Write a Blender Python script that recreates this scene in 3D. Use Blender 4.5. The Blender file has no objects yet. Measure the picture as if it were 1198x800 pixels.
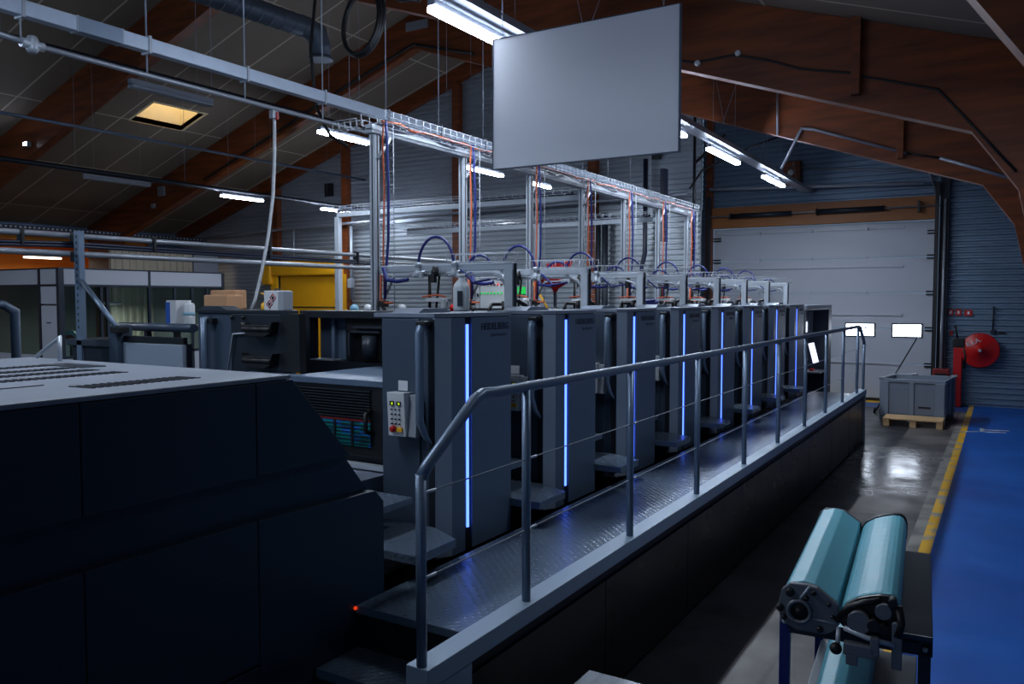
import bpy, bmesh, math, random
from mathutils import Vector, Matrix
random.seed(7)
SC = bpy.context.scene
COL = SC.collection
R = math.radians
MESHES = []

# ------------------------------------------------------------------ materials
M = {}
def srgb(c):
    return tuple(((v/255)/12.92 if v <= 10 else (((v/255)+0.055)/1.055)**2.4) for v in c) + (1.0,)
def mat(name, col, rough=.5, metal=0.0, var=0.0, vscale=6.0, bump=0.0, bscale=60.0, stretch=None, emit=None, es=0.0, spec=.5):
    m = bpy.data.materials.new(name); m.use_nodes = True
    nt = m.node_tree; b = nt.nodes['Principled BSDF']
    c = srgb(col)
    b.inputs['Base Color'].default_value = c
    b.inputs['Roughness'].default_value = rough
    b.inputs['Metallic'].default_value = metal
    b.inputs['Specular IOR Level'].default_value = spec
    tc = nt.nodes.new('ShaderNodeTexCoord')
    src = tc.outputs['Object']
    if stretch:
        mp = nt.nodes.new('ShaderNodeMapping'); mp.inputs['Scale'].default_value = stretch
        nt.links.new(src, mp.inputs[0]); src = mp.outputs[0]
    if var > 0:
        n = nt.nodes.new('ShaderNodeTexNoise'); n.inputs['Scale'].default_value = vscale; n.inputs['Detail'].default_value = 5
        nt.links.new(src, n.inputs['Vector'])
        mx = nt.nodes.new('ShaderNodeMix'); mx.data_type = 'RGBA'
        mx.inputs[6].default_value = tuple(v*(1-var) for v in c[:3])+(1,)
        mx.inputs[7].default_value = tuple(min(1, v*(1+var)) for v in c[:3])+(1,)
        nt.links.new(n.outputs['Fac'], mx.inputs[0]); nt.links.new(mx.outputs[2], b.inputs['Base Color'])
        mr = nt.nodes.new('ShaderNodeMapRange'); mr.inputs[3].default_value = max(.03, rough-.1); mr.inputs[4].default_value = min(1, rough+.1)
        nt.links.new(n.outputs['Fac'], mr.inputs[0]); nt.links.new(mr.outputs[0], b.inputs['Roughness'])
    if bump > 0:
        n2 = nt.nodes.new('ShaderNodeTexNoise'); n2.inputs['Scale'].default_value = bscale
        nt.links.new(src, n2.inputs['Vector'])
        bp = nt.nodes.new('ShaderNodeBump'); bp.inputs['Strength'].default_value = bump; bp.inputs['Distance'].default_value = .01
        nt.links.new(n2.outputs['Fac'], bp.inputs['Height']); nt.links.new(bp.outputs[0], b.inputs['Normal'])
    if emit:
        b.inputs['Emission Color'].default_value = srgb(emit); b.inputs['Emission Strength'].default_value = es
    M[name] = m
    return m
mat('press_blue_grey', (92, 110, 132), .42, .25, .05, 3)
mat('press_side', (62, 76, 94), .45, .2, .05, 3)
mat('press_chamfer', (148, 160, 176), .45, .2, .04, 3)
mat('delivery_navy', (13, 40, 60), .5, .1, .08, 2)
mat('delivery_top', (128, 136, 148), .5, .1, .05, 4)
mat('black_plastic', (18, 20, 24), .4)
mat('dark_steel', (38, 44, 54), .45, .4, .1, 8)
mat('deck_grey', (120, 130, 146), .45, .2, .05, 5)
mat('rail_grey', (112, 130, 152), .38, .4, .06, 10)
mat('ledge_grey', (140, 158, 176), .45, .2, .05, 5)
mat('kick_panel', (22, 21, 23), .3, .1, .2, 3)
mat('alu', (176, 184, 194), .42, .25, .05, 10)
mat('galvanised', (196, 210, 226), .45, .25, .14, 14)
mat('duct_steel', (92, 102, 114), .5, .5, .12, 8)
mat('wire', (152, 158, 168), .6, 0)
mat('pipe_grey', (150, 156, 166), .4, .4, .08, 6)
mat('hose_blue', (14, 30, 106), .5)
mat('cable_orange', (205, 96, 58), .5)
mat('cable_navy', (22, 30, 52), .4)
mat('hose_white', (176, 180, 186), .45)
mat('black_rubber', (12, 13, 16), .5)
mat('white_board', (214, 218, 228), .55, 0, .02, 3)
mat('white_plastic', (205, 208, 212), .4)
mat('grey_plastic', (150, 156, 164), .45, 0, .05, 6)
mat('bin_grey', (120, 132, 148), .5, 0, .06, 6)
mat('red_paint', (185, 22, 24), .35)
mat('red_dark', (120, 20, 22), .5)
mat('yellow_paint', (232, 172, 20), .4)
mat('door_yellow', (226, 160, 10), .5, 0, .04, 2)
mat('green_lamp', (30, 200, 70), .4, emit=(40, 220, 90), es=.45)
mat('red_glow', (230, 60, 30), .4, emit=(255, 70, 30), es=.6)
mat('display', (190, 220, 20), .4, emit=(190, 225, 30), es=.5)
mat('led', (150, 190, 255), .4, emit=(72, 108, 255), es=3.8)
mat('screen', (240, 244, 255), .4, emit=(225, 232, 255), es=1.6)
mat('tube_light', (240, 245, 255), .4, emit=(214, 228, 255), es=60.0)
mat('tube_soft', (240, 245, 255), .4, emit=(255, 240, 220), es=7.0)
mat('tube_off', (140, 146, 156), .35)
mat('door_pane', (240, 245, 255), .3, emit=(226, 238, 255), es=9.0)
mat('sky_pane', (255, 240, 210), .3, emit=(255, 240, 214), es=2.6)
mat('shaft_cream', (232, 214, 170), .7)
mat('pine', (146, 90, 42), .55, 0, .25, 3, stretch=(1, 8, 14))
mat('pallet_wood', (190, 158, 116), .7, 0, .2, 6)
mat('orange_wall', (226, 140, 36), .6, 0, .15, 2)
mat('cardboard', (188, 142, 104), .7, 0, .05, 6)
mat('turquoise', (104, 178, 194), .38, 0, .08, 5, bump=.25, bscale=9, stretch=(1, 3, 1))
mat('turq_edge', (40, 130, 150), .4)
mat('cast_grey', (112, 114, 120), .45, .4, .15, 20)
mat('steel_dark_machined', (56, 54, 54), .35, .7, .3, 25)
mat('blue_leg', (24, 36, 110), .45, .1)
mat('slate_plate', (58, 66, 76), .35, .3, .12, 5)
mat('shelf_plate', (110, 118, 126), .35, .35, .15, 4)
mat('lettering', (26, 34, 52), .4)
mat('lettering_light', (70, 84, 106), .4)
mat('ribbed_cream', (206, 196, 176), .6, 0, .05, 3)
mat('office_panel', (168, 174, 186), .5, 0, .02, 3)
mat('office_frame', (44, 52, 64), .4, .3)
mat('office_inside', (120, 124, 124), .7, 0, .15, 1)
mat('concrete_mark', (190, 196, 200), .6)
mat('bottle', (196, 204, 210), .3)
mat('blue_label', (40, 90, 180), .5)
mat('pale_blue', (130, 178, 200), .5)
mat('teal_print', (20, 120, 130), .35)

def wood_arch():
    m = mat('glulam', (150, 84, 46), .5, 0, .0)
    nt = m.node_tree; b = nt.nodes['Principled BSDF']
    tc = nt.nodes.new('ShaderNodeTexCoord'); mp = nt.nodes.new('ShaderNodeMapping'); mp.inputs['Scale'].default_value = (.8, 4, 7)
    n = nt.nodes.new('ShaderNodeTexNoise'); n.inputs['Scale'].default_value = 1.6; n.inputs['Detail'].default_value = 6
    r = nt.nodes.new('ShaderNodeValToRGB')
    r.color_ramp.elements[0].position = .3; r.color_ramp.elements[0].color = srgb((88, 42, 15))
    r.color_ramp.elements[1].position = .75; r.color_ramp.elements[1].color = srgb((138, 68, 25))
    nt.links.new(tc.outputs['Object'], mp.inputs[0]); nt.links.new(mp.outputs[0], n.inputs['Vector'])
    nt.links.new(n.outputs['Fac'], r.inputs[0]); nt.links.new(r.outputs[0], b.inputs['Base Color'])
wood_arch()

def lines_mat(name, base, line, px, py, w, ox=0, oy=0, rough=.7):
    m = mat(name, base, rough)
    nt = m.node_tree; b = nt.nodes['Principled BSDF']
    g = nt.nodes.new('ShaderNodeNewGeometry'); s = nt.nodes.new('ShaderNodeSeparateXYZ'); nt.links.new(g.outputs['Position'], s.inputs[0])
    def band(out, per, off, wd):
        a = nt.nodes.new('ShaderNodeMath'); a.operation = 'ADD'; a.inputs[1].default_value = 1000*per+off; nt.links.new(out, a.inputs[0])
        mo = nt.nodes.new('ShaderNodeMath'); mo.operation = 'MODULO'; mo.inputs[1].default_value = per; nt.links.new(a.outputs[0], mo.inputs[0])
        lt = nt.nodes.new('ShaderNodeMath'); lt.operation = 'LESS_THAN'; lt.inputs[1].default_value = wd; nt.links.new(mo.outputs[0], lt.inputs[0])
        return lt.outputs[0]
    a = band(s.outputs[0], px, ox, w); c = band(s.outputs[1], py, oy, w)
    mxm = nt.nodes.new('ShaderNodeMath'); mxm.operation = 'MAXIMUM'; nt.links.new(a, mxm.inputs[0]); nt.links.new(c, mxm.inputs[1])
    n = nt.nodes.new('ShaderNodeTexNoise'); n.inputs['Scale'].default_value = .7; nt.links.new(g.outputs['Position'], n.inputs['Vector'])
    mc = nt.nodes.new('ShaderNodeMix'); mc.data_type = 'RGBA'; cb = srgb(base)
    mc.inputs[6].default_value = tuple(v*.8 for v in cb[:3])+(1,); mc.inputs[7].default_value = tuple(v*1.2 for v in cb[:3])+(1,)
    nt.links.new(n.outputs['Fac'], mc.inputs[0])
    mx = nt.nodes.new('ShaderNodeMix'); mx.data_type = 'RGBA'; mx.inputs[7].default_value = srgb(line)
    nt.links.new(mxm.outputs[0], mx.inputs[0]); nt.links.new(mc.outputs[2], mx.inputs[6]); nt.links.new(mx.outputs[2], b.inputs['Base Color'])
lines_mat('ceiling_panel', (124, 112, 98), (196, 182, 164), 2.4, 1.1, .035)

mat('corrugated', (160, 168, 176), .38, .4, .12, 1.2, stretch=(.6, 1, 4))
mat('corrugated_shaded', (112, 134, 156), .4, .4, .1, 1.2, stretch=(.6, 1, 4))  # weak light on the door wall put into a darker, bluer colour
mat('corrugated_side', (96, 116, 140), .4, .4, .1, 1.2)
mat('door_panel', (172, 178, 190), .5, 0, .03, 1)

def floor_mat():
    m = mat('floor', (60, 62, 66), .4)
    nt = m.node_tree; b = nt.nodes['Principled BSDF']; L = nt.links
    g = nt.nodes.new('ShaderNodeNewGeometry'); s = nt.nodes.new('ShaderNodeSeparateXYZ'); L.new(g.outputs['Position'], s.inputs[0])
    X, Y = s.outputs[0], s.outputs[1]
    def math_(op, a, bb):
        n = nt.nodes.new('ShaderNodeMath'); n.operation = op
        for i, v in enumerate((a, bb)):
            if isinstance(v, (int, float)): n.inputs[i].default_value = v
            else: L.new(v, n.inputs[i])
        return n.outputs[0]
    def mix(f, a, bb):
        n = nt.nodes.new('ShaderNodeMix'); n.data_type = 'RGBA'; L.new(f, n.inputs[0])
        for i, v in ((6, a), (7, bb)):
            if isinstance(v, tuple): n.inputs[i].default_value = v
            else: L.new(v, n.inputs[i])
        return n.outputs[2]
    def noise(sc, det=5, vec=None):
        n = nt.nodes.new('ShaderNodeTexNoise'); n.inputs['Scale'].default_value = sc; n.inputs['Detail'].default_value = det
        L.new(vec or g.outputs['Position'], n.inputs['Vector']); return n.outputs['Fac']
    def ramp(f, p0, p1, c0, c1):
        r = nt.nodes.new('ShaderNodeValToRGB'); e = r.color_ramp.elements
        e[0].position = p0; e[1].position = p1; e[0].color = c0; e[1].color = c1; L.new(f, r.inputs[0]); return r.outputs[0]
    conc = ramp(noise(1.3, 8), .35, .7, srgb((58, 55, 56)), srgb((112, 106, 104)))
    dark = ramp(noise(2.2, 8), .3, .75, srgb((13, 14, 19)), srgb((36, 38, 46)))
    blue = ramp(noise(.8, 4), .3, .75, srgb((0, 72, 156)), srgb((0, 94, 184)))
    worn = ramp(noise(5, 8), .38, .5, srgb((150, 148, 140)), srgb((222, 170, 20)))
    wide = ramp(noise(3, 8), .35, .6, srgb((92, 92, 90)), srgb((142, 140, 134)))
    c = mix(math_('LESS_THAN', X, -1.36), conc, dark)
    # expansion joints of the concrete slab
    jm = math_('LESS_THAN', math_('MODULO', math_('ADD', Y, 100.3), 2.6), .02)
    c = mix(jm, c, srgb((34, 34, 38)))
    c = mix(math_('GREATER_THAN', X, -.70), c, wide)
    c = mix(math_('GREATER_THAN', X, -.60), c, worn)
    isb = math_('GREATER_THAN', X, -.505)
    far = math_('GREATER_THAN', Y, 18.0)
    c = mix(math_('MULTIPLY', far, math_('LESS_THAN', X, -.6)), c, srgb((30, 70, 130)))  # bluish reflection of the door windows painted onto the concrete
    c = mix(math_('MULTIPLY', math_('GREATER_THAN', Y, 18.75), math_('LESS_THAN', X, -1.2)), c, srgb((214, 164, 24)))
    c = mix(isb, c, blue)
    L.new(c, b.inputs['Base Color'])
    # damp patch on the concrete in front of the door
    dx = math_('MULTIPLY', math_('ADD', X, 1.25), 1.3); dy = math_('MULTIPLY', math_('ADD', Y, -11.6), .42)
    dist = math_('SQRT', math_('ADD', math_('MULTIPLY', dx, dx), math_('MULTIPLY', dy, dy)), 0)
    wet = math_('MULTIPLY', math_('SUBTRACT', 1.4, dist), math_('MULTIPLY', noise(2.6, 9), 1.9))
    wc = nt.nodes.new('ShaderNodeClamp'); L.new(wet, wc.inputs[0])
    dry = math_('ADD', math_('MULTIPLY', noise(3.2, 9), .35), .34)
    rough = math_('SUBTRACT', dry, math_('MULTIPLY', wc.outputs[0], .34))
    rb = math_('ADD', math_('MULTIPLY', isb, .04), rough); L.new(rb, b.inputs['Roughness'])
    bp = nt.nodes.new('ShaderNodeBump'); bp.inputs['Strength'].default_value = .25; bp.inputs['Distance'].default_value = .01
    L.new(noise(9, 8), bp.inputs['Height']); L.new(bp.outputs[0], b.inputs['Normal'])
floor_mat()

def tread_mat():
    m = mat('treadplate', (102, 118, 136), .27, .3)
    nt = m.node_tree; b = nt.nodes['Principled BSDF']; L = nt.links
    g = nt.nodes.new('ShaderNodeNewGeometry')
    mp = nt.nodes.new('ShaderNodeMapping'); mp.inputs['Rotation'].default_value = (0, 0, R(45)); mp.inputs['Scale'].default_value = (26, 26, 26)
    L.new(g.outputs['Position'], mp.inputs[0])
    v = nt.nodes.new('ShaderNodeTexVoronoi'); v.inputs['Scale'].default_value = 1.0; v.inputs['Randomness'].default_value = .15
    L.new(mp.outputs[0], v.inputs['Vector'])
    r = nt.nodes.new('ShaderNodeMapRange'); r.inputs[1].default_value = .15; r.inputs[2].default_value = .4; r.inputs[3].default_value = 1; r.inputs[4].default_value = 0
    L.new(v.outputs['Distance'], r.inputs[0])
    bp = nt.nodes.new('ShaderNodeBump'); bp.inputs['Strength'].default_value = .6; bp.inputs['Distance'].default_value = .003
    L.new(r.outputs[0], bp.inputs['Height']); L.new(bp.outputs[0], b.inputs['Normal'])
tread_mat()

def glass():
    m = bpy.data.materials.new('office_glass'); m.use_nodes = True; nt = m.node_tree
    b = nt.nodes['Principled BSDF']; b.inputs['Roughness'].default_value = .03; b.inputs['Base Color'].default_value = srgb((160, 180, 180))
    t = nt.nodes.new('ShaderNodeBsdfTransparent'); t.inputs[0].default_value = (.75, .85, .82, 1); mx = nt.nodes.new('ShaderNodeMixShader'); mx.inputs[0].default_value = .3
    b.inputs['Base Color'].default_value = (.02, .03, .03, 1)
    nt.links.new(t.outputs[0], mx.inputs[1]); nt.links.new(b.outputs[0], mx.inputs[2]); nt.links.new(mx.outputs[0], nt.nodes['Material Output'].inputs[0])
    M['office_glass'] = m
glass()

def print_mat():
    m = mat('sheet_window', (10, 60, 80), .25)
    nt = m.node_tree; b = nt.nodes['Principled BSDF']; L = nt.links
    g = nt.nodes.new('ShaderNodeNewGeometry'); mp = nt.nodes.new('ShaderNodeMapping'); mp.inputs['Scale'].default_value = (13, 1, 40)
    L.new(g.outputs['Position'], mp.inputs[0])
    v = nt.nodes.new('ShaderNodeTexVoronoi'); v.inputs['Scale'].default_value = 1; v.inputs['Randomness'].default_value = .2; L.new(mp.outputs[0], v.inputs['Vector'])
    r = nt.nodes.new('ShaderNodeValToRGB'); e = r.color_ramp.elements
    e[0].position = .2; e[0].color = srgb((0, 120, 120)); e[1].position = .9; e[1].color = srgb((30, 110, 200))
    x = e.new(.55); x.color = srgb((10, 60, 70))
    s = nt.nodes.new('ShaderNodeSeparateColor'); L.new(v.outputs['Color'], s.inputs[0]); L.new(s.outputs[0], r.inputs[0])
    L.new(r.outputs[0], b.inputs['Base Color'])
print_mat()

# ------------------------------------------------------------------ mesh builder
class MB:
    def __init__(s): s.bm = bmesh.new()
    def box(s, x0, x1, y0, y1, z0, z1, bev=0.0):
        bm = bmesh.new()
        vs = [bm.verts.new((x, y, z)) for x in (x0, x1) for y in (y0, y1) for z in (z0, z1)]
        for f in ((0,1,3,2),(4,6,7,5),(0,4,5,1),(2,3,7,6),(0,2,6,4),(1,5,7,3)): bm.faces.new([vs[i] for i in f])
        bmesh.ops.recalc_face_normals(bm, faces=bm.faces)
        if bev: bmesh.ops.bevel(bm, geom=list(bm.edges), offset=bev, segments=2, affect='EDGES', profile=.6)
        s.add(bm); return s
    def add(s, bm, mtx=None):
        if mtx is not None: bm.transform(mtx)
        me = bpy.data.meshes.new('tmp'); bm.to_mesh(me); s.bm.from_mesh(me); bpy.data.meshes.remove(me); bm.free()
    def prism(s, poly, axis, a, b, bev=0.0):
        """poly: list of 2D points; axis X: (y,z), Y: (x,z), Z: (x,y)"""
        def p3(u, v, w):
            return {'X': (w, u, v), 'Y': (u, w, v), 'Z': (u, v, w)}[axis]
        bm = bmesh.new(); n = len(poly)
        A = [bm.verts.new(p3(u, v, a)) for u, v in poly]; B = [bm.verts.new(p3(u, v, b)) for u, v in poly]
        bm.faces.new(A); bm.faces.new(B[::-1])
        for i in range(n): bm.faces.new((A[i], B[i], B[(i+1) % n], A[(i+1) % n]))
        bmesh.ops.recalc_face_normals(bm, faces=bm.faces)
        if bev: bmesh.ops.bevel(bm, geom=list(bm.edges), offset=bev, segments=2, affect='EDGES', profile=.6)
        s.add(bm); return s
    def tube(s, pts, r, seg=8, cap=True, closed=False):
        pts = [Vector(p) for p in pts]; n = len(pts); bm = bmesh.new(); rings = []
        up = Vector((0, 0, 1)); prev = None
        for i, p in enumerate(pts):
            u1 = (p-pts[i-1]).normalized() if (i > 0 or closed) else (pts[1]-p).normalized()
            u2 = (pts[(i+1) % n]-p).normalized() if (i < n-1 or closed) else u1
            d = (u1+u2).normalized()
            if prev is None:
                a = d.cross(up)
                if a.length < .05: a = d.cross(Vector((1, 0, 0)))
            else: a = prev - d*prev.dot(d)
            a.normalize(); b = d.cross(a); prev = a
            k = 1.0
            if 0 < i < n-1: k = min(1.4, 1/max(.5, u1.dot(d)))
            rr = r[i] if isinstance(r, (list, tuple)) else r
            rings.append([bm.verts.new(p+(a*math.cos(t)+b*math.sin(t))*rr*k) for t in [2*math.pi*j/seg for j in range(seg)]])
        m = n if closed else n-1
        for i in range(m):
            A, B = rings[i], rings[(i+1) % n]
            for j in range(seg):
                f = bm.faces.new((A[j], A[(j+1) % seg], B[(j+1) % seg], B[j])); f.smooth = True
        if cap and not closed: bm.faces.new(rings[0]); bm.faces.new(rings[-1])
        bmesh.ops.recalc_face_normals(bm, faces=bm.faces)
        s.add(bm); return s
    def cyl(s, p0, p1, r, seg=16, r2=None):
        return s.tube([p0, p1], [r, r if r2 is None else r2], seg)
    def lathe(s, prof, c, seg=20, axis='Z'):
        bm = bmesh.new(); rings = []
        def pt(r, h, t):
            u, v = r*math.cos(t), r*math.sin(t)
            return {'Z': (c[0]+u, c[1]+v, c[2]+h), 'Y': (c[0]+u, c[1]+h, c[2]+v), 'X': (c[0]+h, c[1]+u, c[2]+v)}[axis]
        for r, h in prof: rings.append([bm.verts.new(pt(max(r, 1e-4), h, 2*math.pi*j/seg)) for j in range(seg)])
        for A, B in zip(rings, rings[1:]):
            for j in range(seg):
                f = bm.faces.new((A[j], A[(j+1) % seg], B[(j+1) % seg], B[j])); f.smooth = True
        bm.faces.new(rings[0]); bm.faces.new(rings[-1])
        bmesh.ops.recalc_face_normals(bm, faces=bm.faces); s.add(bm); return s
    def sphere(s, c, r, sc=(1, 1, 1)):
        bm = bmesh.new(); bmesh.ops.create_uvsphere(bm, u_segments=16, v_segments=10, radius=r)
        for f in bm.faces: f.smooth = True
        s.add(bm, Matrix.Translation(c) @ Matrix.Diagonal((*sc, 1))); return s
    def build(s, name, m, parent=None, rot=None):
        off = Vector((0, 0, 0)); p = parent
        while p is not None: off += p.location; p = p.parent
        if off.length: s.bm.transform(Matrix.Translation(-off))
        me = bpy.data.meshes.new(name); s.bm.to_mesh(me); s.bm.free()
        me.materials.append(M[m]); o = bpy.data.objects.new(name, me); COL.objects.link(o)
        if parent is not None: o.parent = parent
        return o
def tag(o, label=None, cat=None, group=None, kind=None):
    if label: o['label'] = label
    if cat: o['category'] = cat
    if group: o['group'] = group
    if kind: o['kind'] = kind
    return o
def thing(name, loc, label, cat, group=None):
    o = bpy.data.objects.new(name, None); o.empty_display_size = .1; COL.objects.link(o); o.location = loc
    return tag(o, label, cat, group)
def struct(mb, name, m): return tag(mb.build(name, m), kind='structure')
def recenter(o):
    """put a single-mesh thing's origin at the middle of its base"""
    me = o.data; xs = [v.co for v in me.vertices]
    lo = Vector((min(v.x for v in xs), min(v.y for v in xs), min(v.z for v in xs))); hi = Vector((max(v.x for v in xs), max(v.y for v in xs), max(v.z for v in xs)))
    c = Vector(((lo.x+hi.x)/2, (lo.y+hi.y)/2, lo.z)); me.transform(Matrix.Translation(-c)); o.location = o.location+c; return o
def single(mb, name, m, label, cat, group=None): return recenter(tag(mb.build(name, m), label, cat, group))
def kids(o): return [c for c in bpy.data.objects if c.parent == o]
CH = {}
def copy_tree(o, parent=None):
    c = o.copy(); COL.objects.link(c); c.parent = parent
    if parent is None:
        pass
    for k in CH.get(o.name, ()) or kids(o): copy_tree(k, c)
    return c
def text_mesh(txt, size, m, parent, name, loc, rot, extr=.002, bold=0.0):
    cu = bpy.data.curves.new(name, 'FONT'); cu.body = txt; cu.size = size; cu.extrude = extr; cu.offset = bold
    cu.align_x = 'CENTER'; cu.align_y = 'CENTER'
    t = bpy.data.objects.new(name, cu); COL.objects.link(t)
    bpy.context.view_layer.update()
    dg = bpy.context.evaluated_depsgraph_get(); me = bpy.data.meshes.new_from_object(t.evaluated_get(dg))
    bpy.data.objects.remove(t)
    me.transform(Matrix.Translation(Vector(loc)) @ rot.to_4x4())
    off = Vector((0, 0, 0)); p = parent
    while p is not None: off += p.location; p = p.parent
    me.transform(Matrix.Translation(-off))
    me.materials.clear(); me.materials.append(M[m]); o = bpy.data.objects.new(name, me); COL.objects.link(o); o.parent = parent; return o
FX = Matrix(((0, 0, 1), (1, 0, 0), (0, 1, 0)))      # text on a plane facing +X
FY = Matrix(((1, 0, 0), (0, 0, -1), (0, 1, 0)))     # text on a plane facing -Y
def arc(p0, p1, h, n=12):
    p0, p1 = Vector(p0), Vector(p1)
    return [p0.lerp(p1, .5-.5*math.cos(math.pi*i/n))+Vector((0, 0, h*math.sin(math.pi*i/n))) for i in range(n+1)]

# ------------------------------------------------------------------ camera
cd = bpy.data.cameras.new('camera'); cam = bpy.data.objects.new('camera', cd); COL.objects.link(cam)
cd.sensor_width = 36; cd.lens = 950/1198*36; cd.clip_start = .05; cd.clip_end = 200
cam.location = (0, 0, 2.2); cam.rotation_euler = (R(90-3.01), 0, R(31.3)); SC.camera = cam

# ------------------------------------------------------------------ shell
WL, WR, RID, ZR, SL = -22.6, 1.25, -10.7, 8.2, .33
YD, YL, XJ = 19.2, 16.8, -5.56       # door wall, left gable wall, jog
def roofz(x): return ZR-SL*abs(x-RID)
struct(MB().box(-27, 2.5, -4, 21, -.1, 0), 'floor', 'floor')
def slab(mb, x0, x1, y0, y1, t=.12):
    mb.prism([(x0, roofz(x0)), (x1, roofz(x1)), (x1, roofz(x1)+t), (x0, roofz(x0)+t)], 'Y', y0, y1)
c = MB()
slab(c, WL-.3, -16.8, -4, YD+.2); slab(c, -15.95, RID, -4, YD+.2); slab(c, -16.8, -15.95, -4, 11.25); slab(c, -16.8, -15.95, 12.55, YD+.2)
slab(c, RID, WR+.3, -4, YD+.2)
struct(c, 'ceiling', 'ceiling_panel')
def corr(axis, a0, a1, z0, z1, pos, sgn, per=.115, dep=.042, clip=True):
    """horizontally ribbed sheet, ribs stacked in z; axis Y: plane y=pos spanning x; X: plane x=pos spanning y"""
    bm = bmesh.new(); prof = []; z = z0
    while z < z1:
        for dz, d in ((0, 0), (per*.38, 0), (per*.5, dep), (per*.88, dep)): prof.append((min(z+dz, z1), d))
        z += per
    prof.append((z1, 0))
    def P3(a, z, d): return (a, pos+sgn*d, z) if axis == 'Y' else (pos+sgn*d, a, z)
    rows = [(bm.verts.new(P3(a0, z, d)), bm.verts.new(P3(a1, z, d))) for z, d in prof]
    for r0, r1 in zip(rows, rows[1:]): bm.faces.new((r0[0], r0[1], r1[1], r1[0]))
    # back face so that the sheet has thickness
    b0 = [bm.verts.new(P3(a, z, -.05)) for a, z in ((a0, z0), (a1, z0), (a1, z1), (a0, z1))]; bm.faces.new(b0)
    if clip and axis == 'Y':
        for sg in (1, -1):
            n = Vector((sg*SL, 0, 1)).normalized()
            bmesh.ops.bisect_plane(bm, geom=list(bm.verts)+list(bm.edges)+list(bm.faces), plane_co=(RID, 0, ZR+.05), plane_no=n, clear_outer=True)
    return bm
m = MB(); m.add(corr('Y', WL, XJ, 0, 8.3, YL, -1)); struct(m, 'wall_back_left', 'corrugated')
m = MB(); m.add(corr('X', 0, 2.5, 0, 6.35, 0, 1, clip=False), Matrix.Translation((XJ-.04, YL, 0)) @ Matrix.Rotation(R(17.6), 4, 'Z')); struct(m, 'wall_return', 'corrugated')
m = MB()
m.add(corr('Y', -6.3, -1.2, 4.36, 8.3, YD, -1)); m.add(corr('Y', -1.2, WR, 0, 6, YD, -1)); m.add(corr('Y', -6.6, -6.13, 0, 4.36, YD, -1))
struct(m, 'wall_back', 'corrugated_shaded')
m = MB(); m.add(corr('X', -4, YD, 0, 4.24, WR, -1, clip=False)); struct(m, 'wall_right', 'corrugated_side')
m = MB(); m.add(corr('X', -4, YL, 3.95, 4.25, WL, 1, clip=False)); m.add(corr('X', 15.6, YL, 0, 3.95, WL, 1, clip=False)); m.add(corr('X', -4, 6, 0, 3.95, WL, 1, clip=False))
struct(m, 'wall_left', 'corrugated_side')
# side bay behind the left wall, clad in orange timber
struct(MB().box(-26.6, -26.5, 5, 16, 0, 4.0), 'wall_annex_end', 'orange_wall')
struct(MB().box(-26.5, WL, 15.6, 15.7, 0, 4.0).box(-26.5, WL, 5, 5.1, 0, 4.0), 'wall_annex_side', 'orange_wall')
struct(MB().box(-26.6, WL-.06, 5, 15.7, 4.01, 4.1), 'ceiling_annex', 'orange_wall')
struct(MB().box(WL-.14, WL-.08, 6, 15.6, 3.8, 3.95), 'trim_1', 'orange_wall')

# glulam arches (trusses with haunched legs)
def arch_poly():
    half = [(RID, 7.43), (-.34, 3.86), (.07, 3.27), (.28, 2.3), (.6, 0), (1.1, 0), (1.2, roofz(1.2)-.005), (RID, ZR-.005)]
    right = half
    left = [(2*RID-x, z) for x, z in half]
    return right, left
for y, w, in ((4.45, 1), (9.3, 2), (13.7, 3)):
    mb = MB(); r_, l_ = arch_poly(); mb.prism(r_, 'Y', y, y+.2); mb.prism(l_, 'Y', y, y+.2)
    struct(mb, 'trim_arch_%d' % w, 'glulam')
struct(MB().prism([(RID, 7.85), (XJ, 7.85-.33*(RID-XJ)*-1), (XJ, roofz(XJ)-.01), (RID, ZR-.01)], 'Y', YL-.22, YL-.05).prism([(RID, 7.85), (WL+.1, 7.85-.33*(RID-WL-.1)), (WL+.1, roofz(WL+.1)-.01), (RID, ZR-.01)], 'Y', YL-.22, YL-.05), 'trim_rafter', 'glulam')
for i, x in enumerate((-8.0, -11.72, -15.42, -18.1)):
    struct(MB().box(x-.1, x+.1, YL-.22, YL-.04, 0, roofz(x)-.36), 'trim_column_%d' % (i+1), 'glulam')
struct(MB().box(-6.16, -6.02, YD-.2, YD-.035, 0, roofz(-6.1)-.02), 'trim_column_5', 'glulam')
struct(MB().box(-1.22, -1.05, YD-.22, YD-.035, 0, roofz(-1.1)-.02), 'trim_column_6', 'dark_steel')
struct(MB().box(-6.0, -1.24, YD-.25, YD-.04, 3.86, 4.34, .01), 'trim_lintel', 'pine')
# battens on the arches
for i, (x, y, z0, z1) in enumerate(((-1.41, 9.22, 4.34, 5.16), (-1.43, 13.62, 4.32, 5.1))):
    struct(MB().box(x-.045, x+.045, y-.02, y+.1, z0, z1, .006), 'trim_batten_%d' % (i+1), 'glulam')
# skylight
sk = MB(); x0, x1, y0, y1 = -16.8, -15.95, 11.25, 12.55; zt = 7.1
sk.box(x0-.06, x0, y0-.06, y1+.06, roofz(x0)-.005, zt).box(x1, x1+.06, y0-.06, y1+.06, roofz(x1)-.005, zt)
for ya in (y0-.06, y1): sk.prism([(x0, roofz(x0)-.005), (x1, roofz(x1)-.005), (x1, zt), (x0, zt)], 'Y', ya, ya+.06)
w = tag(sk.build('window_1', 'shaft_cream'), kind='structure')
MB().box(x0, x1, y0, y1, zt, zt+.02).build('pane', 'sky_pane', w)
MB().tube([(x0, 11.9, 6.7), (x1, 11.9, 6.7)], .012).build('crank_rod', 'dark_steel', w)

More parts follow.
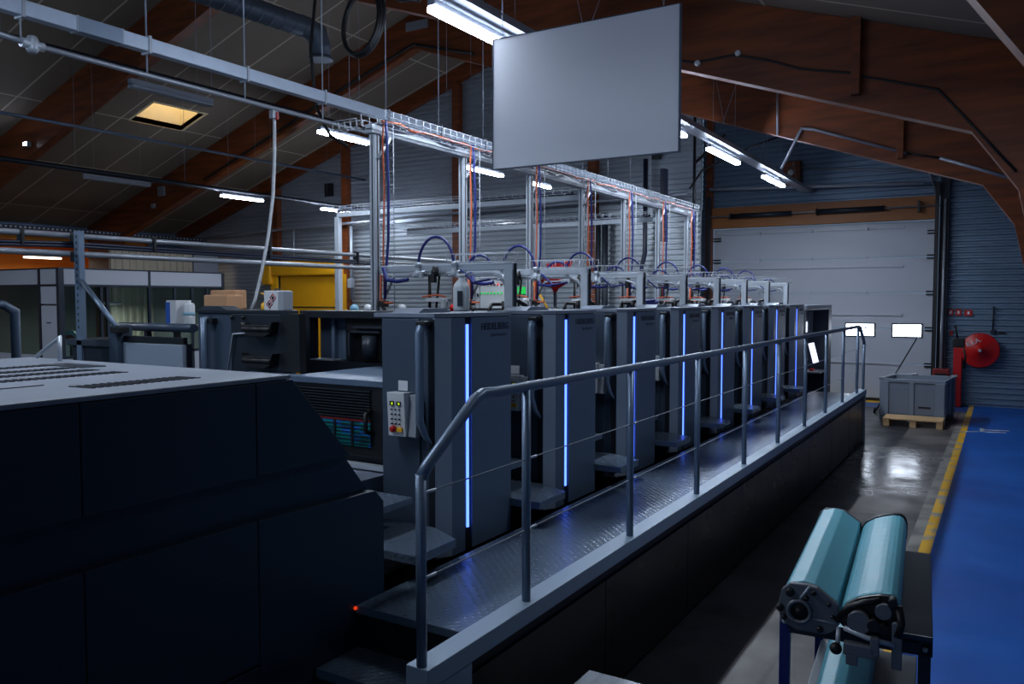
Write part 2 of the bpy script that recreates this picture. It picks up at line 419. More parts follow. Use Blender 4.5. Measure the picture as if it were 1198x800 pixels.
# sectional door
dr = MB()
for i in range(5):
    z0 = .06+i*.76; dr.box(-6.0, -1.27, YD-.06, YD, z0, z0+.745, .006)
door = tag(dr.build('door_1', 'door_panel'), kind='structure')
for x0, x1 in ((-3.0, -2.44), (-2.06, -1.52), (-5.0, -4.44), (-4.0, -3.44)):
    if x0 > -3.2:
        MB().box(x0-.03, x1+.03, YD-.075, YD-.055, 1.38, 1.69, .006).build('window_frame', 'black_plastic', door)
        MB().box(x0, x1, YD-.085, YD-.07, 1.41, 1.66).build('pane', 'door_pane', door)
for z in (.81, 1.86, 2.9, 3.72):
    MB().box(-6.0, -1.95, YD-.09, YD-.06, z-.012, z+.022).box(-2.0, -1.9, YD-.1, YD-.06, z-.02, z+.03).build('stiffener_rail', 'door_panel', door)
for x in (-4.9, -3.75, -2.6):
    for z in (1.58+.0, 2.34, 3.1, 3.85-.13):
        MB().box(x-.02, x+.02, YD-.09, YD-.06, z-.035, z+.035, .004).build('hinge', 'wire', door)
for z in (.35, .81, 1.57, 2.33, 3.09, 3.6):
    MB().box(-1.45, -1.27, YD-.1, YD-.06, z-.04, z-.01).box(-1.45, -1.27, YD-.1, YD-.06, z+.02, z+.05).build('roller_bracket', 'black_plastic', door)
    MB().box(-6.0, -5.82, YD-.1, YD-.06, z-.04, z-.01).box(-6.0, -5.82, YD-.1, YD-.06, z+.02, z+.05).build('roller_bracket', 'black_plastic', door)
MB().box(-6.0, -1.27, YD-.07, YD-.01, 0, .06).build('bottom_seal', 'black_rubber', door)
tr = thing('door_track', (-3.6, YD-.2, 3.8), 'dark steel door tracks with torsion spring shaft above the big white sectional door', 'door track')
for x in (-1.24, -6.02):
    MB().box(x-.06, x+.02, YD-.36, YD-.3, 0, 4.6).build('vertical_track', 'black_plastic', tr)
MB().cyl((-6.0, YD-.36, 4.12), (-1.2, YD-.36, 4.12), .016).build('shaft', 'pipe_grey', tr)
for a, b in ((-5.5, -4.15), (-3.6, -2.25)):
    MB().cyl((a, YD-.36, 4.12), (b, YD-.36, 4.12), .055).cyl((a-.03, YD-.36, 4.12), (a, YD-.36, 4.12), .075).build('torsion_spring', 'dark_steel', tr)
MB().box(-1.62, -1.58, YD-.4, YD-.3, 4.0, 4.24).build('bearing_plate', 'black_plastic', tr)
single(MB().tube([(-1.12, YD-.26, 0), (-1.12, YD-.26, 4.25)], .03), 'drain_pipe', 'pipe_grey', 'grey vertical pipe on the ribbed wall right beside the white door', 'pipe')

# ------------------------------------------------------------------ delivery (dark box in the foreground)
D = thing('press_delivery', (-3.64, 1.2, 0), 'large dark navy press delivery housing with pale grey vented top in the foreground', 'printing press')
XD = -2.62
prof = [(-.6, 1.46), (2.85, 1.46), (2.48, 1.86), (-.6, 1.86)]
def side(poly, name, x0=XD-.05, x1=XD, bev=.004, m='delivery_navy'):
    return MB().prism(poly, 'X', x0, x1, bev).build(name, m, D)
side([(-.6, 1.468), (1.543, 1.468), (1.543, 1.855), (-.6, 1.855)], 'side_panel')
side([(1.548, 1.468), (2.285, 1.468), (2.285, 1.855), (1.548, 1.855)], 'side_panel')
side([(2.290, 1.468), (2.842, 1.468), (2.487, 1.855), (2.290, 1.855)], 'side_panel')
MB().prism([(-.6, 1.3), (3.0, 1.27), (2.842, 1.46), (-.6, 1.46)], 'X', XD-.09, XD-.04).build('recess_panel', 'delivery_navy', D)
for a, b in ((-.6, 1.543), (1.548, 2.285)):
    side([(a, .68), (b, .68), (b, 1.285), (a, 1.285)], 'lower_panel'); side([(a, .06), (b, .06), (b, .668), (a, .668)], 'lower_panel')
side([(2.290, .06), (3.08, .06), (3.08, 1.2), (3.02, 1.262), (2.290, 1.285)], 'lower_panel')
MB().prism([(-.6, 0), (3.04, 0), (3.04, 1.2), (2.97, 1.28), (2.45, 1.85), (-.6, 1.85)], 'X', -4.64, XD-.051).build('body', 'delivery_navy', D)
top = MB()
top.box(-4.66, XD, -.6, 2.48, 1.858, 1.877, .006)
tp = top.build('top_cover', 'delivery_top', D)
MB().prism([(2.46, 1.862), (2.50, 1.862), (2.99, 1.30), (2.95, 1.30)], 'X', -4.6, XD-.06).build('sloping_cover', 'delivery_top', D)
for (xa, xb, ya, yb2) in ((-2.95, -2.82, 1.70, 2.20), (-3.40, -3.31, 1.25, 2.20), (-3.61, -3.52, 1.25, 2.20), (-3.80, -3.71, 1.25, 2.20), (-4.04, -3.95, 1.25, 2.22)):
    v = MB(); n_ = int((yb2-ya)/.03)
    for k in range(n_): v.prism([(xa, ya+k*.03), (xb, ya+k*.03+.012), (xb, ya+k*.03+.026), (xa, ya+k*.03+.014)], 'Z', 1.876, 1.880)
    v.build('vent_grille', 'dark_steel', tp)
MB().box(-4.05, -3.7, 2.2, 2.32, 1.876, 1.881, .002).build('vent_grille', 'slate_plate', tp)
MB().box(-3.085, -3.075, .8, 1.68, 1.876, 1.880).build('cover_seam', 'dark_steel', tp)
MB().tube([(-4.2, 2.38, 1.88), (-4.2, 2.38, 2.0), (-4.33, 2.33, 1.9)], .012).build('stay_bracket', 'alu', D)

# ------------------------------------------------------------------ end of press between delivery and first unit
E_ = thing('sheet_delivery_frame', (-4.2, 4.3, 0), 'black louvred press frame with a teal sheet window behind the delivery housing', 'press frame')
MB().box(-4.20, -3.22, 3.92, 4.55, .0, 1.65, .01).build('housing', 'dark_steel', E_)
MB().prism([(-4.55, 3.86), (-3.205, 3.86), (-3.205, 4.75), (-4.09, 4.75), (-4.09, 3.955), (-4.55, 3.955)], 'Z', 1.65, 1.692, .006).build('cover_slab', 'press_blue_grey', E_)
MB().box(-4.75, -3.25, 3.885, 3.92, 1.20, 1.649, .006).build('front_door', 'black_plastic', E_)
lv = MB()
for i in range(10): lv.prism([(3.885, 1.450+i*.0185), (3.865, 1.450+i*.0185), (3.885, 1.462+i*.0185)], 'X', -4.6, -3.4)
lv.build('louvres', 'dark_steel', E_)
MB().box(-4.6, -3.40, 3.874, 3.886, 1.425, 1.437).build('red_strip', 'red_dark', E_)
MB().box(-4.6, -3.40, 3.876, 3.886, 1.265, 1.42).build('sheet_window', 'sheet_window', E_)
wb = MB()
for x in (-4.2, -3.85, -3.7, -3.55): wb.box(x-.008, x+.008, 3.868, 3.88, 1.26, 1.425)
for i in range(6): wb.box(-4.6, -3.4, 3.870, 3.88, 1.28+i*.024, 1.284+i*.024)
wb.build('window_grid', 'black_plastic', E_)
MB().tube([(-3.40, 3.885, 1.50), (-3.40, 3.83, 1.48), (-3.40, 3.83, 1.37), (-3.38, 3.885, 1.35)], .012).build('door_handle', 'black_rubber', E_)
MB().box(-5.0, -3.25, 3.84, 3.90, 1.13, 1.16, .004).build('lower_rail', 'alu', E_)
MB().prism([(-3.75, 1.0), (-3.25, .95), (-3.25, 1.12), (-3.75, 1.12)], 'Y', 3.5, 3.9).build('guide_plate', 'deck_grey', E_)
# upper frame with opening
U = thing('transfer_frame', (-4.1, 5.0, 0), 'dark open press frame above the pale slab left of the first tower', 'press frame')
up = MB(); up.box(-4.92, -4.81, 4.76, 4.86, 1.695, 2.11, .006).box(-4.81, -3.23, 4.76, 5.0, 2.05, 2.11, .006).box(-4.81, -3.23, 4.76, 5.0, 1.695, 1.712)
up.build('portal', 'dark_steel', U)
MB().box(-4.83, -4.67, 4.9, 4.95, 1.713, 2.05, .004).build('inner_plate', 'press_side', U)
MB().box(-4.67, -4.635, 4.86, 4.9, 1.713, 2.05, .004).build('inner_post', 'rail_grey', U)
MB().box(-4.635, -4.55, 4.9, 4.96, 1.713, 2.05).build('blue_plate', 'press_blue_grey', U)
MB().box(-4.47, -3.24, 4.82, 5.0, 1.713, 2.05, .006).build('dark_panel', 'black_plastic', U)
MB().box(-4.40, -4.08, 4.76, 4.82, 1.94, 1.955).box(-4.40, -4.38, 4.76, 4.82, 1.76, 1.955).cyl((-4.2, 4.79, 1.74), (-4.2, 4.79, 1.92), .06).box(-4.36, -4.05, 4.77, 4.82, 1.975, 1.99).build('gripper_frame', 'slate_plate', U)
MB().box(-4.8, -4.55, 4.75, 4.86, 1.712, 1.722).build('sill', 'alu', U)
MB().box(-4.92, -3.24, 4.76, 5.02, .3, 1.694).build('body', 'dark_steel', U)
# operator box left
O = thing('press_side_cabinet', (-4.7, 4.3, 0), 'dark press side cabinet with black bracket handles carrying the cardboard boxes', 'cabinet')
MB().prism([(-5.2, 4.0), (-4.22, 4.0), (-4.24, 4.06), (-4.64, 4.42), (-5.72, 4.58), (-5.32, 4.12)], 'Z', .0, 2.10, .008).build('body', 'press_side', O)
MB().prism([(-5.21, 3.985), (-4.20, 3.985), (-4.22, 4.07), (-4.63, 4.44), (-5.75, 4.60), (-5.34, 4.11)], 'Z', 2.10, 2.12).build('top_plate', 'dark_steel', O)
MB().box(-4.80, -4.22, 3.97, 4.0, 1.6, 2.095, .005).build('front_cover', 'dark_steel', O)
MB().box(-4.28, -4.10, 3.96, 4.02, 1.70, 2.10).build('corner_post', 'black_plastic', O)
MB().tube([(-5.06, 3.99, 2.06), (-5.06, 3.94, 2.05), (-5.06, 3.94, 1.7), (-5.06, 3.99, 1.62)], .022).build('grab_bar', 'rail_grey', O)
MB().box(-5.06, -4.98, 3.95, 4.0, 2.02, 2.06, .004).build('bar_bracket', 'black_plastic', O)
for z in (2.0, 1.78):
    b = MB(); b.prism([(-4.62, z+.04), (-4.60, z+.02), (-4.34, z+.02), (-4.30, z+.045), (-4.33, z-.04), (-4.38, z-.06), (-4.55, z-.06), (-4.6, z)], 'Y', 3.90, 3.97, .004)
    b.cyl((-4.60, 3.91, z-.01), (-4.32, 3.91, z-.01), .02); b.build('bracket_handle', 'black_rubber', O)
MB().tube([(-4.84, 3.955, 1.6), (-4.76, 3.955, 1.95), (-4.62, 3.955, 1.96)], .006).build('cover_edge', 'alu', O)
MB().sphere((-4.78, 3.96, 2.07), .014).sphere((-4.66, 3.96, 2.07), .014).build('screw', 'black_rubber', O)
MB().prism([(-5.22, 2.12), (-5.16, 2.15), (-4.98, 2.15), (-4.90, 2.12)], 'Y', 4.02, 4.16).build('hood', 'slate_plate', O)

# ------------------------------------------------------------------ printing units
XF, Y0, PITCH = -2.75, 3.76, 1.281
GU = 'printing towers of the press'
def unit():
    U = thing('printing_unit', (XF, Y0, 0), '', 'printing press', GU)
    x, y = XF, Y0
    MB().prism([(x-.05, y), (x-.018, y+.08), (x-.018, y+.75), (x-.45, y+.75), (x-.45, y)], 'Z', .68, 2.095).build('tower_body', 'press_side', U)
    MB().prism([(x-.052, y-.003), (x, y+.078), (x, y+.085), (x-.02, y+.085), (x-.07, y-.003)], 'Z', .69, 2.09).build('corner_panel', 'press_chamfer', U)  # paler than the front panels: its stronger light is put into the colour
    MB().box(x-.018, x, y+.088, y+.222, .685, 2.09, .003).build('front_panel', 'press_blue_grey', U)
    fp = MB().box(x-.018, x, y+.295, y+.75, .685, 2.09, .003).build('front_panel', 'press_blue_grey', U)
    MB().box(x-.017, x-.012, y+.222, y+.295, .685, 2.09).build('light_channel', 'black_plastic', U)
    MB().box(x-.013, x-.003, y+.249, y+.266, .82, 2.05).build('light_strip', 'led', U)
    text_mesh('HEIDELBERG', .058, 'lettering', U, 'lettering', (x+.001, y+.56, 2.03), FX, .001, .0012)
    text_mesh('Speedmaster', .036, 'lettering_light', U, 'lettering', (x+.001, y+.60, 1.98), FX, .001)
    # side facing the camera
    MB().box(x-.44, x-.16, y-.012, y, .72, 2.085, .004).build('side_panel', 'press_side', U)
    MB().box(x-.10, x-.056, y-.006, y-.001, .72, 2.085).build('handle_recess', 'dark_steel', U)
    h = MB(); h.tube([(x-.115, y, 2.055), (x-.115, y-.05, 2.05), (x-.115, y-.07, 2.0), (x-.115, y-.07, 1.5), (x-.095, y-.045, 1.41), (x-.075, y, 1.35)], [.022, .024, .024, .024, .018, .008], 10)
    h.build('grab_handle', 'rail_grey', U)
    MB().box(x-.14, x-.07, y-.075, y-.004, 2.05, 2.075, .006).build('handle_cap', 'black_plastic', U)
    cb = MB().prism([(y-.012, 1.655), (y-.10, 1.66), (y-.085, 1.40), (y-.012, 1.415)], 'X', x-.335, x-.205, .006).build('control_box', 'white_plastic', U)
    MB().prism([(y-.012, 1.645), (y-.05, 1.645), (y-.07, 1.40), (y-.012, 1.40)], 'X', x-.205, x-.145, .004).build('side_flange', 'grey_plastic', cb)
    for xx in (-.295, -.245): MB().box(x+xx-.015, x+xx+.013, y-.104, y-.09, 1.582, 1.608).build('display', 'black_plastic', cb); MB().box(x+xx-.002, x+xx+.010, y-.106, y-.09, 1.588, 1.602).build('display_digit', 'display', cb)
    bt = MB()
    for i in range(4):
        for j in range(3): bt.box(x-.30+j*.028-.004, x-.30+j*.028+.004, y-.103, y-.09, 1.555-i*.028, 1.563-i*.028)
    bt.build('keypad', 'dark_steel', cb)
    MB().box(x-.262, x-.225, y-.10, y-.085, 1.43, 1.455).build('switch_plate', 'yellow_paint', cb)
    MB().lathe([(.02, 0), (.02, -.02), (.012, -.03)], (x-.288, y-.09, 1.445), 12, 'Y').build('emergency_button', 'red_paint', cb)
    MB().box(x-.315, x-.245, y-.016, y-.011, 1.662, 1.72).build('instruction_plate', 'white_plastic', U)
    # steps
    MB().prism([(x+.23, y-.55), (x+.23, y-.20), (x+.005, y-.08), (x-.42, y-.08), (x-.42, y-.528), (x+.05, y-.55)], 'Z', .85, .90, .004).build('step_plate', 'treadplate', U)
    MB().box(x-.44, x-.12, y-.50, y-.13, 1.03, 1.07, .004).build('step_plate', 'treadplate', U)
    # body behind, base, deck
    MB().box(x-2.15, x-.472, y, y+1.275, .25, 2.06).build('machine_body', 'dark_steel', U)
    MB().box(x-.47, x-.452, y+.75, y+1.275, .25, 2.09).build('recess_panel', 'dark_steel', U)
    MB().box(x-.45, x-.14, y-.51, y+.76, 0, .68).build('base', 'black_plastic', U)
    MB().prism([(x-.056, y-.004), (x+.002, y+.079), (x+.002, y+.752), (x-.5, y+.752), (x-.5, y-.014)], 'Z', 2.095, 2.118).build('top_cap', 'deck_grey', U)
    MB().box(x-2.15, x-.452, y, y+1.275, 2.06, 2.085).build('deck', 'dark_steel', U)
    MB().prism([(y+.08, 2.118), (y+.14, 2.145), (y+.36, 2.145), (y+.42, 2.118)], 'X', x-.44, x-.24).build('hatch', 'deck_grey', U)
    MB().tube([(x-.6, y+.35, 2.085), (x-.6, y+.35, 2.17), (x-.6, y+.55, 2.19), (x-.6, y+.68, 2.15), (x-.6, y+.7, 2.085)], .018).tube([(x-.75, y+.35, 2.085), (x-.75, y+.40, 2.16), (x-.75, y+.65, 2.16), (x-.75, y+.7, 2.085)], .014).build('deck_handle', 'black_rubber', U)
    return U
ORD = ['nearest the delivery housing, first tower of the row', 'second tower from the delivery housing', 'third tower from the delivery housing', 'fourth tower from the delivery housing',
       'fifth tower from the delivery housing', 'sixth tower from the delivery housing', 'seventh tower, last but one before the white door', 'last tower of the row, beside the feeder']
u0 = unit()
for k in range(8):
    u = u0 if k == 0 else copy_tree(u0)
    u.location = (XF, Y0+k*PITCH, 0); u['label'] = 'grey printing unit with blue light strip, '+ORD[k]

# the first tower has the open transfer section behind it instead of a body of its own
for o in [c for c in kids(u0) if c.name.split('.')[0] in ('machine_body', 'deck', 'deck_handle')]: bpy.data.objects.remove(o)

# feeder at the far end
Fd = thing('press_feeder', (-3.4, 14.7, 0), 'dark press feeder bay with lit screens at the far end of the walkway', 'printing press')
MB().box(-6, -3.25, 14.01, 15.9, 0, 2.085, .01).build('body', 'dark_steel', Fd)
MB().box(-3.2, -3.19, 13.72, 15.6, .3, 2.02).build('back_panel', 'dark_steel', Fd)
MB().box(-3.25, -2.75, 13.72, 15.9, 2.02, 2.10, .01).build('canopy', 'deck_grey', Fd)
MB().prism([(13.72, 2.02), (13.80, 2.02), (13.80, .3), (13.72, .3)], 'X', -3.25, -2.78).build('side_wall', 'press_side', Fd)
MB().box(-3.25, -2.75, 15.6, 15.9, 0, 2.02, .01).build('end_post', 'press_side', Fd)
MB().box(-3.18, -2.98, 15.0, 15.4, 1.60, 1.99, .01).build('monitor', 'grey_plastic', Fd)
MB().box(-3.17, -3.0, 14.985, 15.0, 1.62, 1.80).build('monitor_screen', 'screen', Fd)
MB().prism([(-2.96, 1.42), (-2.92, 1.43), (-2.83, 1.08), (-2.87, 1.07)], 'Y', 14.9, 15.2, .004).build('console_screen', 'screen', Fd)
tr_ = MB().box(-3.15, -2.74, 14.8, 15.55, .90, .93, .006).build('tray', 'alu', Fd)
MB().box(-2.95, -2.88, 15.0, 15.15, .93, .97, .006).build('red_block', 'red_paint', Fd)
MB().tube([(-3.1, 14.85, .92), (-3.1, 14.85, 1.1), (-2.98, 14.95, 1.16)], .02).build('tray_arm', 'alu', Fd)

# ------------------------------------------------------------------ walkway with stairs
W = thing('walkway', (-2.26, 8, 0), 'raised grey treadplate walkway with steps and pale curb beside the printing towers', 'walkway')
MB().box(-2.62, -1.90, 2.87, 13.42, .70, .74, .004).build('deck', 'treadplate', W)
for i, z in enumerate((.54, .34, .14)):
    MB().box(-2.615, -1.915, 2.60-.27*i, 2.88-.27*i, z-.045, z, .004).build('tread', 'treadplate', W)
    MB().box(-2.6, -1.92, 2.872-.27*i, 2.885-.27*i, z, z+.16).build('riser', 'black_plastic', W)
MB().box(-1.905, -1.80, 2.36, 13.46, .74, .82, .004).build('edge_curb', 'ledge_grey', W)
MB().box(-1.90, -1.805, 2.37, 2.66, .0, .741, .004).build('end_pillar', 'ledge_grey', W)
for k in range(8):
    a = 2.665+k*1.35; b = min(a+1.342, 13.40)
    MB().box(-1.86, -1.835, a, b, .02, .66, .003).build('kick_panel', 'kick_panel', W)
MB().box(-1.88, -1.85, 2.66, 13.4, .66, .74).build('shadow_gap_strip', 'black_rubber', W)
MB().box(-1.90, -1.81, 13.40, 13.46, 0, .74, .003).build('end_pillar', 'ledge_grey', W)
MB().box(-2.62, -1.9, 13.42, 13.46, 0, .74, .003).build('end_panel', 'press_side', W)
MB().box(-2.60, -1.90, 2.9, 13.4, .3, .34).build('under_frame', 'black_plastic', W)
MB().sphere((-2.615, 2.862, .728), .009).build('reflector', 'red_glow', W)  # reflector given a faint glow of its own to show in the dark

H = thing('handrail', (-1.845, 8, .82), 'grey tubular handrail with two thin wires along the walkway edge', 'handrail')
XR = -1.845; ZT = 1.80
ys = [2.38, 3.16, 4.36, 5.56, 6.78, 7.96, 9.17, 10.36, 11.56, 12.80]
MB().tube([(XR, 2.38, 1.535), (XR, 2.42, 1.575), (XR, 2.74, 1.79), (XR, 2.80, 1.81), (XR, 2.9, ZT+.006), (XR, 6, ZT), (XR, 12.82, ZT), (XR, 13.0, ZT-.02), (XR, 13.4, 1.56), (XR, 13.43, 1.5)], .0235, 12).build('top_rail', 'rail_grey', H)
for y in ys: MB().cyl((XR, y, .82), (XR, y, ZT if y > 2.5 else 1.55), .0205, 12).build('post', 'rail_grey', H)
MB().cyl((XR, 13.42, .82), (XR, 13.42, 1.54), .0205, 12).build('post', 'rail_grey', H)
MB().tube([(XR, 2.40, 1.475), (XR, 13.42, 1.475)], .003, 6).build('wire_rope', 'wire', H)
MB().tube([(XR, 2.40, 1.15), (XR, 13.42, 1.15)], .003, 6).build('wire_rope', 'wire', H)
for y_ in (2.40, 3.18, 4.38):
    for z in (1.475, 1.15): MB().cyl((XR, y_, z), (XR, y_+.07, z), .006).build('wire_clamp', 'alu', H)

# ------------------------------------------------------------------ cable gantry
def ladder_wires(mb, y0, y1, x0, x1, z0, z1, step=.1, r=.0032):
    for (x, z) in ((x0, z1), (x1, z1), (x0, z0), (x1, z0), ((x0+x1)/2, z0), (x0, (z0+z1)/2), (x1, (z0+z1)/2)): mb.tube([(x, y0, z), (x, y1, z)], r*1.25, 4)
    n = int((y1-y0)/step)
    for i in range(n+1):
        y = y0+i*(y1-y0)/max(1, n); mb.tube([(x0, y, z1), (x0, y, z0), (x1, y, z0), (x1, y, z1)], r, 4)
def ladder_x(mb, x0, x1, y0, y1, z0, z1, step=.1, r=.0032):
    for (y, z) in ((y0, z1), (y1, z1), (y0, z0), (y1, z0)): mb.tube([(x0, y, z), (x1, y, z)], r*1.25, 4)
    n = int((x1-x0)/step)
    for i in range(n+1):
        x = x0+i*(x1-x0)/max(1, n); mb.tube([(x, y0, z1), (x, y0, z0), (x, y1, z0), (x, y1, z1)], r, 4)
G = thing('cable_gantry', (-4.5, 9, 2.08), 'tall aluminium cable gantry with wire tray running above the printing units', 'gantry')
XG = -4.5
MB().box(XG-.04, XG+.04, 5.14, 13.1, 3.56, 3.63, .006).box(XG-.045, XG+.045, 5.14, 13.1, 3.59, 3.60).build('beam', 'alu', G)
lm = MB(); ladder_wires(lm, 5.2, 13.1, XG-.13, XG+.13, 3.645, 3.74); lm.build('wire_tray', 'wire', G)
lm = MB(); ladder_x(lm, XG-.32, XG-.06, 5.06, 5.14, 3.60, 3.67, .065); lm.build('wire_tray', 'wire', G)
oc = [(XG+.06+.025*math.sin(i*1.7), 5.24+i*.2, 3.665+.012*math.sin(i*2.3)) for i in range(39)]
MB().tube(oc, .011, 6).build('orange_cable', 'cable_orange', G)
MB().tube([(p[0]-.04, p[1], p[2]+.006) for p in oc], .009, 6).build('white_cable', 'hose_white', G)
MB().tube([(p[0]-.1, p[1], p[2]-.002) for p in oc], .012, 6).build('navy_cable', 'cable_navy', G)
for k in range(7):
    y = 5.21+PITCH*k
    pst = MB().box(XG-.03, XG+.03, y-.03, y+.03, 2.085, 3.56, .004).build('post', 'alu', G)
    MB().box(XG-.006, XG+.006, y-.0315, y-.029, 2.1, 3.55).box(XG+.029, XG+.0315, y-.006, y+.006, 2.1, 3.55).build('post_groove', 'dark_steel', pst)
    MB().tube([(XG+.04, y+.0, 3.36), (XG+.04, y+.16, 3.55)], .014, 6).build('corner_brace', 'alu', G)
    w = MB(); w.tube([(XG+.05, y+.05, 2.1), (XG+.05, y+.05, 3.6)], .004, 4).tube([(XG+.16, y+.05, 2.1), (XG+.16, y+.05, 3.62)], .004, 4)
    for i in range(14): w.tube([(XG+.05, y+.05, 2.15+i*.11), (XG+.16, y+.05, 2.15+i*.11)], .003, 4)
    w.build('wire_ladder', 'wire', G)
    MB().tube([(XG+.08, y+.03, 3.67), (XG+.07, y+.02, 3.5), (XG+.085, y+.02, 3.1), (XG+.07, y+.02, 2.6), (XG+.08, y+.02, 2.15)], .008, 6).build('orange_cable', 'cable_orange', G)
    MB().tube([(XG+.10, y+.03, 3.67), (XG+.115, y+.02, 3.55), (XG+.13, y+.02, 3.1), (XG+.125, y+.02, 2.7), (XG+.10, y+.02, 2.45), (XG+.1, y, 2.2)], .012, 6).build('blue_hose', 'hose_blue', G)
# cross trays at posts four and six
for (y, zc, xl, xp, lb) in ((9.12, 3.46, -8.6, -8.6, 'nearer cross tray with cables leaving the tall gantry to the left'), (11.66, 3.40, -9.3, -6.6, 'farther cross tray with navy cables leaving the tall gantry to the left')):
    Gx = thing('cross_tray', ((xl-4.6)/2, y, zc), lb, 'cable tray')
    MB().box(xl, XG-.045, y-.03, y+.03, zc-.035, zc+.035, .004).build('cross_beam', 'alu', Gx)
    lm = MB(); ladder_x(lm, xl, XG-.14, y-.1, y+.1, zc+.045, zc+.12, .12); lm.build('wire_tray', 'wire', Gx)
    MB().tube([(xl, y, zc+.06), (XG-.14, y, zc+.06)], .022, 6).build('blue_cable_bundle', 'cable_navy', Gx)
    MB().box(xp-.04, xp+.04, y-.04, y+.04, 0, zc-.035, .006).build('post', 'alu', Gx)

# ------------------------------------------------------------------ supply frames on the deck
GF = 'hose frames on top of the printing units'
def supply():
    y = 5.24
    S = thing('supply_rack', (-3.85, y, 2.085), '', 'rack', GF)
    MB().box(-4.46, -3.16, y-.03, y+.03, 2.42, 2.475, .005).box(-4.46, -3.2, y-.012, y+.012, 2.475, 2.48).build('beam', 'alu', S)
    MB().box(-3.235, -3.165, y-.035, y+.035, 2.119, 2.48, .005).build('front_post', 'alu', S)
    MB().box(-3.163, -3.155, y-.018, y+.018, 2.11, 2.47).build('post_groove', 'dark_steel', S)
    MB().tube([(-4.42, y, 2.23), (-4.32, y, 2.39), (-4.25, y, 2.395), (-3.36, y, 2.395), (-3.28, y, 2.37), (-3.24, y, 2.3)], .012, 6).build('hose_loop_rail', 'alu', S)
    lm = MB(); ladder_x(lm, -3.75, -3.1, y-.06, y+.06, 2.485, 2.55, .09, .0028); lm.build('wire_basket', 'wire', S)
    MB().tube(arc((-4.05, y-.03, 2.46), (-3.70, y-.03, 2.46), .235), .0115, 8).build('blue_hose', 'hose_blue', S)
    MB().tube(arc((-3.60, y+.03, 2.46), (-3.40, y+.03, 2.46), .08), .010, 8).build('blue_hose', 'hose_blue', S)
    MB().tube([(-4.40, y-.05, 2.46), (-4.36, y-.05, 2.36), (-4.25, y-.05, 2.345), (-4.14, y-.05, 2.36)], .016, 8).build('blue_hose', 'hose_blue', S)
    MB().tube([(-3.62, y-.05, 2.43), (-3.5, y-.06, 2.33), (-3.35, y-.05, 2.35)], .009, 6).build('blue_hose', 'hose_blue', S)
    for x in (-4.04, -3.68):
        v = MB(); v.lathe([(.022, -.06), (.03, -.04), (.03, -.01), (.018, 0), (.018, .03), (.026, .035), (.026, .06), (.012, .065)], (x, y-.05, 2.43), 12)
        v.cyl((x-.07, y-.06, 2.40), (x+.07, y-.04, 2.42), .011, 8).cyl((x-.03, y-.09, 2.38), (x+.05, y+.02, 2.45), .010, 8).box(x+.03, x+.06, y-.08, y-.05, 2.37, 2.42, .003)
        v.build('valve', 'alu', S)
    v = MB(); v.lathe([(.03, -.05), (.03, .0), (.02, .01), (.02, .03)], (-3.87, y-.05, 2.43), 12).box(-3.89, -3.85, y-.09, y-.05, 2.33, 2.40, .004); v.build('pressure_regulator', 'black_plastic', S)
    MB().tube([(-3.96, y, 2.40), (-3.96, y, 2.09)], .013, 6).tube([(-3.86, y, 2.40), (-3.90, y, 2.09)], .010, 6).build('drain_hose', 'black_rubber', S)
    p = MB(); p.box(-3.98, -3.76, y-.03, y+.03, 2.18, 2.21, .004).lathe([(.02, -.09), (.028, -.06), (.03, .0), (.034, .02)], (-3.80, y-.02, 2.19), 12); p.build('dosing_cup', 'white_plastic', S)
    MB().tube([(-4.42, y-.05, 2.40), (-4.43, y-.05, 2.2), (-4.38, y-.05, 2.17), (-4.3, y-.05, 2.17)], .010, 6).tube([(-4.0, y-.04, 2.22), (-3.86, y-.04, 2.235), (-3.78, y-.03, 2.22)], .008, 6).build('orange_cable', 'cable_orange', S)
    MB().box(-4.46, -4.38, y-.06, y, 2.14, 2.19, .006).tube([(-4.42, y-.05, 2.15), (-4.36, y-.06, 2.09)], .014, 6).build('connector', 'black_rubber', S)
    return S
s0 = supply()
for k in range(8):
    s = s0 if k == 0 else copy_tree(s0)
    s.location = (-3.85, 5.24+PITCH*k, 2.085)
    s['label'] = 'aluminium frame with blue hose arcs standing behind the '+['first tower beside the white bottle', 'second tower beside the lamp cabinet', 'third tower', 'fourth tower', 'fifth tower', 'sixth tower', 'seventh tower', 'last tower before the feeder'][k]

# loose things on the deck
def lathe_thing(name, prof, c, m, label, cat, extra=None):
    t = thing(name, c, label, cat); MB().lathe(prof, c).build('body', m, t)
    return t
t = lathe_thing('water_bottle', [(.055, 0), (.06, .02), (.06, .17), (.05, .20), (.022, .235), (.022, .25)], (-3.40, 4.88, 2.111), 'bottle', 'white round bottle with a dark label standing on the first printing unit', 'bottle')
MB().lathe([(.028, .25), (.028, .275)], (-3.40, 4.88, 2.111)).build('cap', 'white_plastic', t)
MB().prism([(-3.39, 4.822), (-3.355, 4.83), (-3.355, 4.822), (-3.39, 4.814)], 'Z', 2.15, 2.26).build('bottle_label', 'dark_steel', t)
cb = thing('electrical_cabinet', (-4.96, 7.85, 2.086), 'pale grey electrical cabinet with red and green lamps above the second printing unit', 'cabinet')
cx0, cx1, cy = -4.92+.0, -4.42, 7.6
cb.location = (cx0, cy, 2.086)
MB().box(-4.98, -4.58, 7.42, 7.62, 2.10, 2.44, .008).build('door', 'white_plastic', cb)
MB().box(-5.22, -4.99, 7.42, 7.62, 2.10, 2.44, .008).build('side_box', 'grey_plastic', cb)
MB().box(-4.9, -4.6, 7.45, 7.6, 2.086, 2.10).box(-5.2, -4.94, 7.45, 7.6, 0, 2.10).build('plinth', 'dark_steel', cb)
